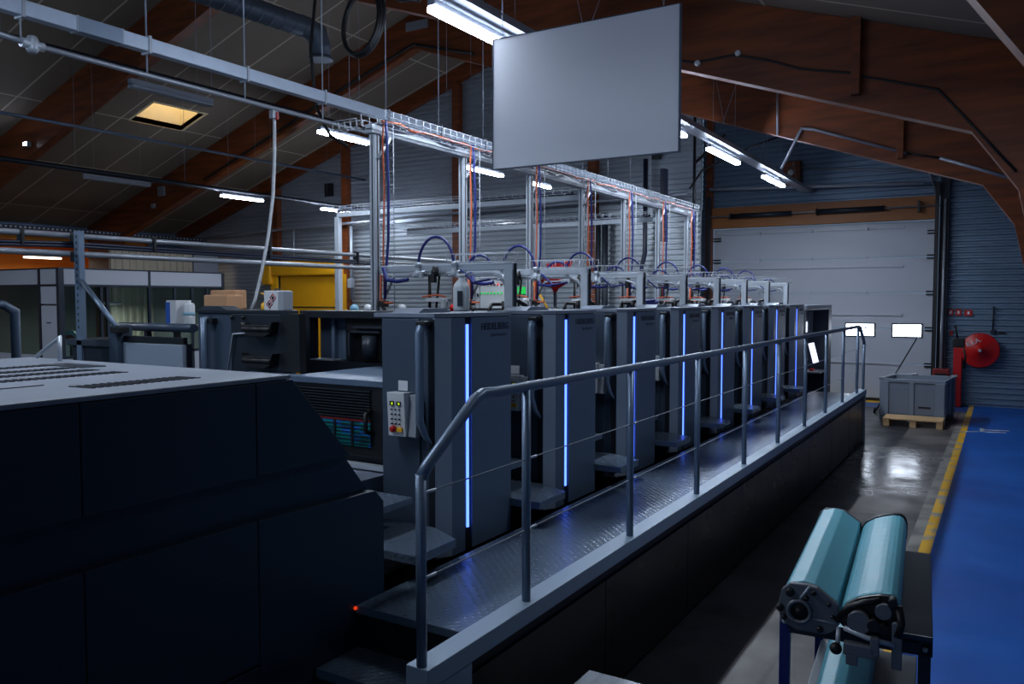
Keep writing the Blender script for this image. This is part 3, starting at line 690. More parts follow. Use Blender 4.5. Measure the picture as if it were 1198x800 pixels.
for i in range(7):
    MB().lathe([(.010, 0), (.010, -.012), (.005, -.016)], (-4.90+i*.043, 7.42, 2.36), 10, 'Y').build('indicator_lamp', 'red_glow' if i in (1, 5) else 'red_dark', cb)
    MB().lathe([(.010, 0), (.010, -.012), (.005, -.016)], (-4.90+i*.043, 7.42, 2.265), 10, 'Y').build('indicator_lamp', 'green_lamp', cb)
MB().box(-4.95, -4.935, 7.40, 7.42, 2.23, 2.26).build('latch', 'black_plastic', cb)
cn = thing('solvent_canister', (-4.53, 4.15, 2.12), 'white metal canister with red diamond hazard marks on the dark side cabinet', 'canister')
MB().box(-4.575, -4.43, 4.08, 4.20, 2.12, 2.262, .006).build('body', 'white_plastic', cn)
MB().box(-4.429, -4.375, 4.08, 4.17, 2.12, 2.258, .006).build('side_cap', 'grey_plastic', cn)
for i, (cx, cz) in enumerate(((-4.515, 2.165), (-4.48, 2.21))):
    d = MB()
    for s_ in range(4):
        a0, a1 = R(90*s_), R(90*s_+90); r0 = .029
        d.tube([(cx+r0*math.cos(a0), 4.077, cz+r0*math.sin(a0)), (cx+r0*math.cos(a1), 4.077, cz+r0*math.sin(a1))], .0035, 4)
    d.build('hazard_diamond', 'red_paint', cn)
    MB().box(cx-.008, cx+.008, 4.075, 4.08, cz-.01, cz+.01).build('hazard_symbol', 'black_plastic', cn)
MB().tube([(-4.50, 4.12, 2.262), (-4.50, 4.12, 2.272), (-4.46, 4.12, 2.272), (-4.46, 4.12, 2.262)], .006, 6).build('carry_handle', 'black_plastic', cn)
yb = thing('oil_bottle', (-4.80, 4.3, 2.12), 'small yellow wash bottle with a bent nozzle beside the white canister', 'bottle')
MB().lathe([(.035, 0), (.037, .01), (.035, .045), (.015, .06)], (-4.80, 4.3, 2.12)).build('body', 'yellow_paint', yb)
MB().tube([(-4.80, 4.3, 2.175), (-4.80, 4.3, 2.235), (-4.85, 4.3, 2.245)], .006, 6).build('nozzle', 'yellow_paint', yb)
for (x0, x1, y0, y1, z1, lb) in ((-5.60, -5.30, 4.43, 4.55, 2.275, 'brown cardboard box behind the other one on the dark side cabinet'), (-5.44, -5.17, 4.24, 4.40, 2.235, 'brown cardboard box with rounded corner, in front on the dark side cabinet')):
    b = thing('cardboard_box', ((x0+x1)/2, (y0+y1)/2, 2.12), lb, 'box')
    MB().box(x0, x1, y0, y1, 2.12, z1, .012).build('carton', 'cardboard', b)
    MB().box(x0, x1, (y0+y1)/2-.002, (y0+y1)/2+.002, z1-.004, z1+.002).build('lid_seam', 'pallet_wood', b)
# coiled dark blue cable bundle, small parts on deck
cc = []
for i in range(60):
    a = i*.42; cc.append((-4.05+.20*math.cos(a)+.02*math.sin(i), 9.9+.10*math.sin(a), 2.10+.0012*i+.02*abs(math.sin(i*.5))))
single(MB().tube(cc, .014, 6), 'cable_coil', 'hose_blue', 'blue coiled hose lying on the fourth printing unit', 'hose')
fn = thing('red_funnel', (-6.45, 12.0, 0), 'red hopper with a pale blue bag standing behind the gantry post', 'hopper')
MB().lathe([(.02, .0), (.06, .08), (.27, .2), (.30, .24)], (-6.45, 12.0, 2.30), 18).build('bowl', 'red_paint', fn)
MB().prism([(-6.6, 2.55), (-6.3, 2.55), (-6.2, 2.84), (-6.7, 2.80)], 'Y', 12.1, 12.16, .01).build('back_plate', 'red_paint', fn)
MB().sphere((-6.45, 11.9, 2.6), .16, (1.2, .8, .7)).build('bag', 'pale_blue', fn)
MB().cyl((-6.45, 12, 0), (-6.45, 12, 2.32), .03).build('stem', 'dark_steel', fn)
single(MB().tube([(-6.25, 10.9, 2.45), (-5.95, 10.9, 2.0), (-5.9, 10.9, 0)], .02, 8), 'yellow_pole', 'yellow_paint', 'yellow slanted pole in front of the red hopper', 'pole')
for i, (x, y, c_, lb) in enumerate(((-4.78, 5.9, 'hose_white', 'small white cap lying on the deck left of the hose frame'), (-4.55, 6.4, 'red_paint', 'small red cap on the deck behind the first hose frame'), (-4.84, 5.5, 'white_plastic', 'small white tub on the deck behind the dark frame'), (-4.82, 5.3, 'pale_blue', 'small pale blue tub on the deck behind the canister'))):
    single(MB().lathe([(.035, 0), (.04, .04), (.03, .06), (.01, .07)], (x, y, 2.086), 12), 'small_cap', c_, lb, 'cap')

# ------------------------------------------------------------------ suspended board
B = thing('hanging_board', (-2.7, 5.42, 3.22), 'large blank pale grey board hanging on chains above the press', 'board')
bx0, bx1, bz0, bz1 = -3.455, -1.95, 3.215, 4.205
MB().box(bx0, bx1, 5.40, 5.43, bz0, bz1, .003).build('panel', 'white_board', B)
fr = MB(); fr.box(bx0-.005, bx0, 5.395, 5.435, bz0-.005, bz1+.005).box(bx1, bx1+.005, 5.395, 5.435, bz0-.005, bz1+.005).box(bx0, bx1, 5.395, 5.435, bz1, bz1+.005).box(bx0, bx1, 5.395, 5.435, bz0-.005, bz0); fr.build('edge_frame', 'press_side', B)
for x in (-3.38, -2.07):
    ch = MB(); z = bz1+.01; i = 0
    while z < roofz(x)-.02:
        a = .006
        pts = [((a*math.cos(t) if i % 2 else 0)+x, 5.415+(0 if i % 2 else a*math.cos(t)), z+.014+.014*math.sin(t)) for t in [k*math.pi/3 for k in range(6)]]
        ch.tube(pts, .0022, 4, closed=True); z += .022; i += 1
    ch.build('chain', 'wire', B)

# ------------------------------------------------------------------ lamps
TL = 'batten lamps under the roof'
def lamp(x, y0, y1, z, lit, label, power=1.0):
    t = thing('batten_lamp', (x, (y0+y1)/2, z), label, 'lamp', TL)
    MB().box(x-.035, x+.035, y0, y1, z, z+.05, .008).build('housing', 'tube_off', t)
    df = MB().box(x-.05, x+.05, y0+.01, y1-.01, z-.045, z, .018).build('diffuser', 'tube_light' if lit else 'tube_off', t)
    MB().tube([(x, y0+.2, z+.05), (x, y0+.2, roofz(x))], .003, 4).tube([(x, y1-.2, z+.05), (x, y1-.2, roofz(x))], .003, 4).build('hanger_wire', 'wire', t)
    if lit:
        ld = bpy.data.lights.new('lamp_light', 'AREA'); ld.shape = 'RECTANGLE'; ld.size = .09; ld.size_y = (y1-y0)-.04
        ld.energy = 45*power; ld.color = (.84, .93, 1.0)
        lo = bpy.data.objects.new('lamp_light', ld); COL.objects.link(lo); lo.parent = t; lo.location = (0, 0, -.05)
    return t
lamp(-3.83, 5.1, 6.55, 4.45, True, 'lit white batten lamp at top centre, largest, above the hanging board corner')
lamp(-3.83, 9.3, 10.85, 4.45, True, 'lit batten lamp just right of the hanging board edge')
lamp(-3.83, 11.9, 13.45, 4.45, True, 'lit batten lamp second right of the hanging board, below the arch')
lamp(-3.83, 15.1, 16.6, 4.45, True, 'lit batten lamp above the right half of the white door lintel')
lamp(-7.87, 5.27, 6.3, 4.45, False, 'unlit white batten lamp just above the skylight')
lamp(-7.87, 8.0, 9.0, 4.45, True, 'lit batten lamp left of the top of the first gantry post')
lamp(-7.87, 11.4, 12.6, 4.45, True, 'lit batten lamp between first gantry beam and board bottom left corner')
lamp(-7.87, 13.6, 14.4, 4.45, True, 'short lit batten lamp just below the hanging board')
lamp(-14.5, 8.75, 10.1, 4.45, False, 'unlit batten lamp high on the left under the cable tray')
lamp(-14.5, 11.8, 12.95, 4.45, True, 'lit batten lamp left of the hanging white hose', .7)
lamp(-14.5, 14.8, 16.1, 4.45, True, 'lit batten lamp above the yellow roll door', .7)
# same rows continue towards the viewer, with unseen fill lamps added
lamp(-3.83, 1.2, 2.7, 4.45, True, 'batten lamp of the right row, above the delivery housing', .6)
t = thing('fill_light', (-.2, 5.2, 4.4), 'added fill light out of view near the right wall, above the roller table', 'lamp')  # unseen lamp added to brighten the tower faces and the floor
MB().prism([(-.3, 4.38), (-.1, 4.38), (-.16, 4.46), (-.24, 4.46)], 'Y', 4.7, 5.7).build('reflector', 'tube_off', t)
MB().tube([(-.2, 5.2, 4.46), (-.2, 5.2, roofz(-.2))], .006, 4).build('hanger', 'wire', t)
ld = bpy.data.lights.new('lamp_light', 'AREA'); ld.shape = 'RECTANGLE'; ld.size = .16; ld.size_y = .95; ld.energy = 30; ld.color = (.74, .86, 1)
lo = bpy.data.objects.new('lamp_light', ld); COL.objects.link(lo); lo.parent = t; lo.location = (0, 0, -.025)
lamp(-14.5, 4.0, 5.5, 4.45, True, 'unseen batten lamp added to the far left row for more light, nearer the viewer')  # lamp added out of view to light the left side
lamp(-18.5, 5.0, 6.5, 4.2, True, 'fill lamp added out of view to brighten the glass office')  # unseen lamp added to brighten the office front panels
lamp(-7.87, 1.2, 2.4, 4.45, True, 'batten lamp of the middle row, left above the delivery housing', .8)
t = thing('batten_lamp', (-24.4, 13.4, 3.4), 'lit batten lamp against the orange boards above the glass office', 'lamp', TL)
MB().box(-24.45, -24.35, 12.85, 13.95, 3.45, 3.50).build('housing', 'tube_off', t)
MB().box(-24.46, -24.34, 12.87, 13.93, 3.40, 3.45, .01).build('diffuser', 'tube_soft', t)
MB().tube([(-24.4, 13.1, 3.5), (-24.4, 13.1, 4.0)], .004, 4).tube([(-24.4, 13.7, 3.5), (-24.4, 13.7, 4.0)], .004, 4).build('hanger_wire', 'wire', t)
ld = bpy.data.lights.new('lamp_light', 'AREA'); ld.shape = 'RECTANGLE'; ld.size = .1; ld.size_y = 1.5; ld.energy = 45; ld.color = (1, .93, .82)
lo = bpy.data.objects.new('lamp_light', ld); COL.objects.link(lo); lo.parent = t; lo.location = (0, 0, -.03)
e = thing('emergency_lamp', (-17.3, 9.2, 4.3), 'tiny lit emergency lamp on the left arch', 'lamp')
MB().box(-17.36, -17.2, 9.2, 9.29, 5.33, 5.43, .01).build('housing', 'tube_off', e); MB().box(-17.34, -17.22, 9.19, 9.2, 5.35, 5.41).build('lens', 'tube_light', e)

# ------------------------------------------------------------------ trays, pipes and ducts overhead
T = thing('lamp_tray', (-3.78, 11, 4.6), 'long dark cable tray carrying the right row of lamps', 'cable tray')
MB().box(-3.92, -3.72, 1, 18.9, 4.56, 4.575).box(-3.925, -3.915, 1, 18.9, 4.56, 4.63).box(-3.725, -3.715, 1, 18.9, 4.56, 4.63).build('channel', 'pipe_grey', T)
MB().tube([(-3.85, 1, 4.59), (-3.85, 18.8, 4.59)], .02, 6).tube([(-3.80, 1, 4.60), (-3.79, 18.8, 4.59)], .024, 6).build('cable_bundle', 'black_rubber', T)
sus = MB()
for y in (5.3, 7.7, 10.1, 12.5, 14.9, 17.3):
    sus.tube([(-3.92, y, 4.6), (-3.6, y+.35, roofz(-3.6)-.01)], .004, 4).tube([(-3.72, y, 4.6), (-3.9, y-.35, roofz(-3.9)-.01)], .004, 4)
sus.build('suspension_wires', 'wire', T)
XC = -6.06
Cn = thing('busbar_channel', (XC, 8, 4.2), 'long bright galvanised channel hanging on rods across the upper left', 'channel')
MB().box(XC-.045, XC+.045, 1.0, 16.5, 4.215, 4.325, .006).build('channel', 'galvanised', Cn)
for y in (1.9, 3.62, 3.98): MB().box(XC-.05, XC+.05, y-.012, y+.012, 4.21, 4.33, .003).build('joint_sleeve', 'alu', Cn)
MB().box(XC-.048, XC+.052, 3.62, 3.98, 4.213, 4.327, .003).build('joint_sleeve', 'ledge_grey', Cn)
for i in range(13):
    y = 4.22+i*1.0-1.0
    MB().tube([(XC, y, 4.02), (XC, y, roofz(XC))], .007, 6).box(XC-.055, XC+.055, y-.012, y+.012, 4.2, 4.34).build('hanger_rod', 'alu', Cn)
Pp = thing('compressed_air_pipe', (XC, 8, 4.03), 'grey air pipe with valve hanging just under the galvanised channel', 'pipe')
MB().tube([(XC, 2.95, 4.06), (XC, 3.3, 4.035), (XC, 4, 4.03), (XC, 16.2, 4.03)], .022, 8).build('pipe', 'pipe_grey', Pp)
MB().tube([(XC, 1.2, 4.09), (XC, 2.95, 4.06)], .024, 8).tube([(XC, 2.75, 4.06), (XC+.0, 3.05, 4.2)], .02, 8).build('pipe', 'pipe_grey', Pp)
MB().lathe([(.03, -.06), (.045, -.03), (.04, 0), (.045, .03), (.03, .06)], (XC, 3.3, 4.035), 12).cyl((XC, 3.22, 4.035), (XC, 3.38, 4.035), .034).build('valve_cross', 'alu', Pp)
Hs = thing('hanging_hose', (XC, 5.5, 2.1), 'white hose hanging from the air pipe down to the press', 'hose')
MB().tube([(XC, 5.56, 4.01), (XC, 5.57, 3.9), (XC, 5.565, 3.6), (XC, 5.54, 3.2), (XC, 5.47, 2.8), (XC, 5.38, 2.45), (XC, 5.30, 2.2), (XC, 5.25, 2.1)], .016, 8).build('hose', 'hose_white', Hs)
MB().box(XC-.03, XC+.03, 5.53, 5.60, 3.93, 4.01, .006).build('coupling', 'pipe_grey', Hs)
MB().box(XC+.03, XC+.045, 5.56, 5.58, 3.92, 3.99, .003).build('valve_lever', 'red_paint', Hs)
# round spiral duct
Du = thing('ventilation_duct', (-7.7, 6.5, 5.6), 'round dark spiral duct with a downturned outlet at the upper left', 'duct')
p0, p1 = Vector((-7.85, 5.0, 5.62)), Vector((-7.63, 7.55, 5.62))
du = MB(); du.tube([p0, p1, p1+Vector((.02, .16, -.04)), p1+Vector((.03, .22, -.18)), p1+Vector((.03, .22, -.32))], .13, 18)
for i in range(16):
    q = p0.lerp(p1, i/15.5); q2 = p0.lerp(p1, i/15.5+.006); du.cyl(q, q2, .134, 18)
du.build('spiral_pipe', 'duct_steel', Du)
MB().lathe([(.16, 0), (.15, .03), (.135, .05)], tuple(p1+Vector((.03, .22, -.36))), 18).build('outlet_collar', 'duct_steel', Du)
MB().box(-7.66, -7.60, 6.6, 6.64, 5.75, roofz(-7.6)).build('hanger', 'wire', Du)
# black hose coil
Hc = thing('hose_coil', (-5.32, 6.0, 4.6), 'black hose coil hanging under the roof near the top edge', 'hose')
cx, cz = -5.32, 4.84
for dr_, dz in ((0, 0), (.018, .01), (-.016, -.012)):
    MB().tube([(cx+(.235+dr_)*math.cos(a), 6.0+.05*math.sin(a)+dr_, cz+dz+(.32+dr_)*math.sin(a)) for a in [k*2*math.pi/28 for k in range(28)]], .021, 8, closed=True).build('hose_turn', 'black_rubber', Hc)
MB().tube([(-5.1, 6.05, 5.14), (-4.95, 6.1, 5.0), (-4.75, 6.15, 4.98), (-4.6, 6.2, 5.3)], .015, 8).build('hose_tail', 'black_rubber', Hc)
MB().box(-5.3, -5.26, 5.98, 6.02, 5.12, roofz(-5.3)).build('hanger', 'wire', Hc)
single(MB().tube([(-6.5, 6.7, 6.808), (-6.5, 6.6, 5.6), (-6.5, 6.5, 4.9), (-6.48, 6.55, 4.3), (-6.42, 6.7, 4.0), (-6.3, 6.85, 3.9)], .018, 8), 'black_cable', 'black_rubber', 'black cable dropping from the roof beside the hanging rods', 'cable')
# two pipes along the left
Pr = thing('pipe_rack', (-6.76, 4.05, 0), 'perforated grey steel upright with slanted brace left behind the delivery', 'rack')
ph = MB(); ph.box(-6.80, -6.793, 4.0, 4.05, 0, 2.78).box(-6.737, -6.73, 4.0, 4.05, 0, 2.78).box(-6.793, -6.737, 4.043, 4.05, 0, 2.78)
ph.build('upright', 'rail_grey', Pr)
hl = MB()
for i in range(15): hl.box(-6.775, -6.755, 4.003, 4.03, 1.95+i*.055, 1.975+i*.055, .002)
MB().box(-6.793, -6.737, 4.0, 4.006, 0, 2.78).build('front_web', 'rail_grey', Pr); hl.bm.transform(Matrix.Translation((0, -.004, 0))); hl.build('slots', 'black_plastic', Pr)
MB().tube([(-6.735, 4.02, 2.36), (-6.22, 4.0, 1.97)], .022, 6).build('brace', 'rail_grey', Pr)
MB().box(-6.26, -6.14, 3.96, 4.06, 1.925, 1.975, .006).build('foot', 'black_rubber', Pr)
for z in (2.72, 2.56):
    MB().box(-6.86, -6.80, 4.0, 4.05, z-.04, z+.05, .006).build('pipe_clamp', 'black_plastic', Pr)
tp_ = thing('upper_pipe', (-6.9, 5, 2.72), 'upper of the two long grey pipes crossing the left side, with dark cables', 'pipe')
MB().tube([(-6.88, .5, 2.745), (-6.88, 11.0, 2.745)], .024, 10).build('pipe', 'pipe_grey', tp_)
for dz in (-.05, -.075): MB().tube([(-6.86, .5, 2.745+dz), (-6.86, 3.0, 2.70+dz), (-6.86, 4.0, 2.73+dz), (-6.86, 7, 2.72+dz), (-6.86, 10.9, 2.73+dz)], .016, 6).build('cable', 'cable_navy', tp_)
for y in (3.6, 4.8, 6.2, 7.6): MB().box(-6.91, -6.83, y-.012, y+.012, 2.65, 2.78, .003).build('cable_tie', 'black_plastic', tp_)
single(MB().tube([(-6.88, .5, 2.59), (-6.88, 11.0, 2.59)], .026, 10), 'lower_pipe', 'pipe_grey', 'lower of the two long grey pipes crossing the left side', 'pipe')
# conduits on the left roof side
for (x, z, r, m_, lb) in ((-7.87, 4.60, .035, 'dark_steel', 'dark cable run passing above the skylight'), (-14.5, 5.33, .03, 'rail_grey', 'thin grey conduit passing below the skylight'), (-14.5, 4.56, .05, 'dark_steel', 'dark lamp tray of the far left row')):
    t = thing('cable_run', (x, 8, z), lb, 'cable tray')
    MB().tube([(x, 2.5, z), (x, 16.4, z)], r, 6).build('tray', m_, t)
    for i in range(6): MB().tube([(x, 4+i*2.3, z), (x, 4+i*2.3, roofz(x))], .005, 4).build('hanger_wire', 'wire', t)
# perforated tray across left wall
t = thing('perforated_tray', (-17, 8, 3.9), 'dark perforated cable tray under the eaves on the left', 'cable tray')
MB().box(-21.1, -21.0, 4, 16.5, 3.95, 4.05).build('rail', 'dark_steel', t)
w = MB()
for i in range(100): w.box(-21.0, -20.99, 5+i*.115, 5.05+i*.115, 3.98, 4.02)
w.build('perforation', 'pipe_grey', t); t.location = t.location
# rail and conduit on gable wall
single(MB().tube([(-21.5, 16.35, 4.02), (-18.77, 16.35, 4.14), (-11.6, 16.35, 4.30), (-5.7, 16.35, 4.38)], .035, 6), 'wall_conduit', 'pipe_grey', 'thin pipe along the ribbed gable wall behind the gantry', 'pipe')
single(MB().tube([(-5.95, 18.6, 4.74), (-1.5, 18.6, 4.56)], .035, 8), 'silver_pipe', 'alu', 'silver pipe spanning above the white door lintel', 'pipe')
t = thing('lead_pipe', (-17.4, 16.4, 3.0), 'thin pipe dropping from the wall pipe to the yellow door', 'pipe')
MB().tube([(-17.2, 16.45, 4.15), (-17.2, 16.45, 3.35)], .03, 6).build('pipe', 'pipe_grey', t)
MB().tube([(-15.05, 16.45, 4.2), (-15.05, 16.45, 2.2)], .045, 6).build('pipe', 'pipe_grey', t)
MB().box(-15.12, -14.98, 16.36, 16.5, 2.5, 2.75, .01).build('switch_box', 'grey_plastic', t)
t = thing('dark_riser', (-7.5, 16.4, 2), 'dark vertical cable risers on the ribbed wall left of the white door', 'cable')
MB().tube([(-7.6, 16.45, 0), (-7.6, 16.45, 4.1)], .07, 6).tube([(-7.78, 16.5, 0), (-7.78, 16.5, 4.1)], .05, 6).build('riser', 'dark_steel', t)
MB().tube([(-6.75, 16.5, 0), (-6.75, 16.5, 2.9), (-6.68, 16.5, 3.2), (-6.68, 16.5, 5.2)], .05, 6).build('riser', 'cable_navy', t)
MB().box(-6.2, -6.1, 16.1, 16.3, 3.4, 4.9).build('riser', 'cable_navy', t)
t = thing('roof_stay', (-5.7, 16.3, 4.4), 'black steel stay and slanted brace left of the white door', 'brace')
MB().tube([(-5.62, 16.55, 3.0), (-5.62, 16.55, 6.0)], .03, 6).build('stay', 'black_plastic', t)
MB().tube([(-5.62, 16.5, 5.0), (-4.9, 16.3, 5.5)], .03, 6).build('brace', 'black_plastic', t)
MB().tube([(-5.7, 16.5, 4.5), (-5.4, 16.4, 4.85), (-4.3, 16.2, 5.2), (-3.2, 16.2, 5.5)], .02, 6).build('cable', 'black_rubber', t)
t = thing('wall_speaker_box', (-4.2, YD-.1, 4.8), 'brown wooden block with a round white detector on the ribbed wall above the door', 'detector')
MB().prism([(-4.45, 4.78), (-4.02, 4.78), (-4.02, 5.3), (-4.38, 5.3)], 'Y', YD-.16, YD-.035, .006).build('block', 'glulam', t)
MB().lathe([(.07, 0), (.07, -.03), (.05, -.05)], (-4.22, YD-.16, 5.05), 14, 'Y').build('detector', 'white_plastic', t)
single(MB().tube([(-4.1, YD-.1, 5.15), (-.5, YD-.1, 4.75)], .022, 6).tube([(-1.6, YD-.12, 5.3), (-1.3, YD-.12, 4.4)], .03, 6), 'wall_brace', 'pipe_grey', 'thin slanted rod across the ribbed wall above the white door', 'rod')
single(MB().box(-6.6, -6.4, 16.62, 16.72, 5.2, 5.5, .01), 'wall_vent', 'black_plastic', 'small dark square vent high on the ribbed wall right of the board', 'vent')
single(MB().box(-16.0, -15.75, 16.45, 16.55, 5.0, 5.35, .01), 'wall_sounder', 'black_plastic', 'small black box high on the gable column above the yellow door', 'speaker')
# cables on the arches
t = thing('arch_cable', (-2, 9.25, 4.7), 'black cable with two white junction boxes clipped along the nearest arch', 'cable')
MB().tube([(-3.9, 9.288, 5.15), (-3.16, 9.288, 4.94), (-2.72, 9.288, 4.96), (-2.32, 9.288, 4.84), (-1.98, 9.288, 4.70), (-1.46, 9.288, 4.58), (-1.34, 9.288, 4.53), (-.64, 9.288, 4.30), (-.29, 9.288, 3.86), (.05, 9.288, 3.43)], .014, 6).build('cable', 'black_rubber', t)
for x, z in ((-3.13, 4.93), (-2.66, 4.97)): MB().lathe([(.035, 0), (.035, -.03), (.02, -.04)], (x, 9.30, z), 10, 'Y').build('junction_box', 'white_plastic', t)
t = thing('arch_conduit', (-1.5, 13.65, 4.6), 'white conduit clipped along the second arch over the door', 'conduit')
MB().tube([(-3.17, 13.6, 4.31), (-2.88, 13.66, 4.93), (-2.7, 13.676, 4.90), (-1.35, 13.676, 4.40)], .024, 6).build('conduit', 'pipe_grey', t)
MB().tube([(-1.35, 13.676, 4.40), (-.9, 13.676, 4.29)], .018, 6).build('conduit_gap_cable', 'black_rubber', t)
MB().tube([(-.9, 13.676, 4.29), (.167, 13.676, 3.86)], .026, 6).build('conduit', 'pipe_grey', t)
single(MB().tube([(-3.26, 13.64, 5.67), (-3.25, 13.64, 4.86)], .018, 6), 'short_drop_pipe', 'pipe_grey', 'short vertical pipe on the second arch', 'pipe')
single(MB().tube([(-9.2, 13.65, 7.08), (-10.7, 13.65, 7.50), (-12.5, 13.65, 6.92), (-15.5, 13.65, 5.88), (-17.4, 13.65, 5.22)], .03, 6), 'ridge_cable', 'black_rubber', 'black cable following the underside of the second arch over its peak', 'cable')
t = thing('arch_sockets', (-19, 13.6, 4.6), 'pair of pale junction boxes low on the left arch', 'junction box')
MB().box(-19.25, -19.0, 13.62, 13.69, 4.92, 5.17, .01).build('large_box', 'pipe_grey', t); MB().box(-19.55, -19.42, 13.62, 13.69, 4.62, 4.74, .01).build('small_box', 'pipe_grey', t)
t = thing('roof_vent_box', (-10.5, 13.6, 7.8), 'pale metal plate on the peak of the second arch', 'plate')
MB().box(-10.9, -10.35, 13.64, 13.69, 7.80, 7.97, .004).build('plate', 'pipe_grey', t)

# ------------------------------------------------------------------ left background: office, yellow door, orange bay
Of = thing('glass_office', (-17.5, 12, 0), 'glass walled office with pale fascia panels at the far left', 'office')
X0, ya, yb_ = -17.5, 9.95, 14.2
for a, b in ((ya+.1, 12.08), (12.14, yb_)):
    MB().box(X0-.06, X0, a, b, 2.52, 2.86, .004).build('fascia_panel', 'office_panel', Of)
for a, b in ((-19.9-2.3, -18.32), (-18.28, -17.56)):
    MB().box(a, b, ya, ya+.06, 2.52, 2.86, .004).build('fascia_panel', 'office_panel', Of)
MB().box(-18.28, -17.62, ya, ya+.05, 2.10, 2.50, .004).build('solid_panel', 'office_panel', Of)
MB().box(-18.22, -17.62, ya-.01, ya+.05, .05, 2.06, .004).build('office_door', 'office_panel', Of)
MB().box(-18.0, -17.85, ya-.03, ya-.01, 1.68, 1.70).build('door_mark', 'dark_steel', Of)
f = MB(); f.box(X0-.08, X0+.02, ya-.03, ya+.09, 0, 2.88).box(X0-.05, X0+.015, 12.08, 12.14, 0, 2.88).box(X0-.07, X0+.02, yb_, yb_+.08, 0, 2.88)
f.box(X0-.05, X0+.01, ya, yb_, 2.48, 2.53).box(X0-.05, X0+.01, ya, yb_, 2.86, 2.89).box(-22.2, X0, ya-.01, ya+.05, 2.48, 2.53).box(-22.2, X0, ya-.01, ya+.05, 2.86, 2.89)
f.box(-18.32, -18.24, ya-.02, ya+.05, 0, 2.88)
for y in (10.9, 11.05, 12.8, 13.3, 13.75): f.box(X0-.05, X0+.01, y-.03, y+.03, 0, 2.5)
f.box(X0-.05, X0+.01, ya, yb_, .9, .96).box(-20.2, -20.12, ya, ya+.05, 0, 2.5)
f.build('frame', 'office_frame', Of)
MB().box(X0-.03, X0-.02, ya+.1, yb_, .96, 2.5).build('glass_pane', 'office_glass', Of)
MB().box(-22.2, -18.32, ya+.02, ya+.03, .96, 2.5).build('glass_pane', 'office_glass', Of)
MB().box(X0-.04, X0, ya+.1, yb_, 0, .9).box(-22.2, -18.32, ya+.01, ya+.05, 0, .96).build('lower_panel', 'office_panel', Of)
MB().box(-22.3, X0-.09, yb_+.0, yb_+.06, 0, 2.86).box(-22.34, -22.3, ya, yb_+.06, 0, 2.86).build('rear_partition', 'office_inside', Of)
MB().box(-22.3, X0-.09, ya+.1, yb_, 2.84, 2.87).build('office_ceiling', 'office_inside', Of)
t = thing('office_desk', (-19.5, 11, 0), 'pale desk inside the glass office', 'desk')
MB().box(-20.2, -18.7, 10.6, 12.6, .72, .76).build('desk_top', 'office_panel', t)
for x in (-20.15, -18.8):
    for y in (10.65, 12.5): MB().box(x, x+.06, y, y+.06, 0, .72).build('leg', 'office_frame', t)
t = thing('desk_screen', (-19.2, 10.9, .76), 'white box shaped machine on the office desk behind the left glass', 'monitor')
MB().box(-19.4, -18.9, 10.7, 11.0, .76, 1.35, .02).build('body', 'white_plastic', t)
MB().box(-19.35, -18.95, 10.69, 10.70, .9, 1.05).build('slot', 'dark_steel', t)
t = thing('round_globe', (-18.5, 10.75, .76), 'round pale blue and pink object behind the office glass', 'ball')
MB().cyl((-18.5, 10.75, .76), (-18.5, 10.75, 1.24), .03).build('stand', 'office_frame', t)
MB().sphere((-18.5, 10.75, 1.36), .13).build('ball', 'pale_blue', t)
MB().sphere((-18.46, 10.71, 1.33), .10, (1, 1, .8)).build('lower_half', 'red_dark', t)
t = thing('office_lamp', (-19.3, 12.3, 2.3), 'oval white ceiling lamp inside the glass office', 'lamp')
MB().sphere((-19.3, 12.3, 2.1), .22, (1.2, 1.2, .2)).build('shade', 'white_plastic', t)
MB().tube([(-19.3, 12.3, 2.12), (-19.3, 12.3, 2.84)], .01, 4).build('cord', 'black_rubber', t)
ld = bpy.data.lights.new('lamp_light', 'AREA'); ld.shape = 'DISK'; ld.size = .4; ld.energy = 70; ld.color = (.95, .97, 1)
lo = bpy.data.objects.new('lamp_light', ld); COL.objects.link(lo); lo.parent = t; lo.location = (0, 0, -.26)
# ribbed pale partition
rb = MB(); pts = []
y = 13.0
while y < 15.4: pts += [(y, 0), (y+.09, 0), (y+.11, .04), (y+.19, .04)]; y += .21
bm = bmesh.new(); rows = [(bm.verts.new((-20.4+d, yy, 0)), bm.verts.new((-20.4+d, yy, 3.55))) for yy, d in pts]
for a, b in zip(rows, rows[1:]): bm.faces.new((a[0], b[0], b[1], a[1]))
rb.add(bm); rb.box(-20.5, -20.42, 13, 15.5, 0, 3.56)
single(rb, 'ribbed_partition', 'ribbed_cream', 'pale vertically ribbed partition behind the glass office', 'partition')
single(MB().box(-20.55, -20.35, 15.55, 16.4, 0, 3.58, .01), 'grey_partition', 'office_panel', 'plain grey panel right of the ribbed pale partition', 'partition')
# yellow roll door
Yd = thing('roll_door', (-17, 16.4, 0), 'yellow high-speed roll door on the ribbed gable wall', 'door')
MB().box(-18.5, -15.65, 16.33, 16.72, 2.98, 3.42, .05).build('roller_housing', 'door_yellow', Yd)
MB().box(-18.55, -18.2, 16.28, 16.74, 2.72, 3.36, .06).build('motor_cover', 'door_yellow', Yd)
MB().box(-18.3, -18.05, 16.4, 16.7, 0, 2.98, .01).build('side_column', 'yellow_paint', Yd)
MB().box(-15.75, -15.55, 16.4, 16.7, 0, 3.0, .01).build('side_column', 'door_yellow', Yd)
MB().box(-18.05, -15.75, 16.5, 16.56, 0, 2.98).build('curtain', 'door_yellow', Yd)
MB().box(-18.06, -18.0, 16.47, 16.58, 0, 2.98).box(-18.0, -15.75, 16.48, 16.5, 2.05, 2.08).build('curtain_guide', 'dark_steel', Yd)
Yd.location.x += .2; Yd.scale.z = .96
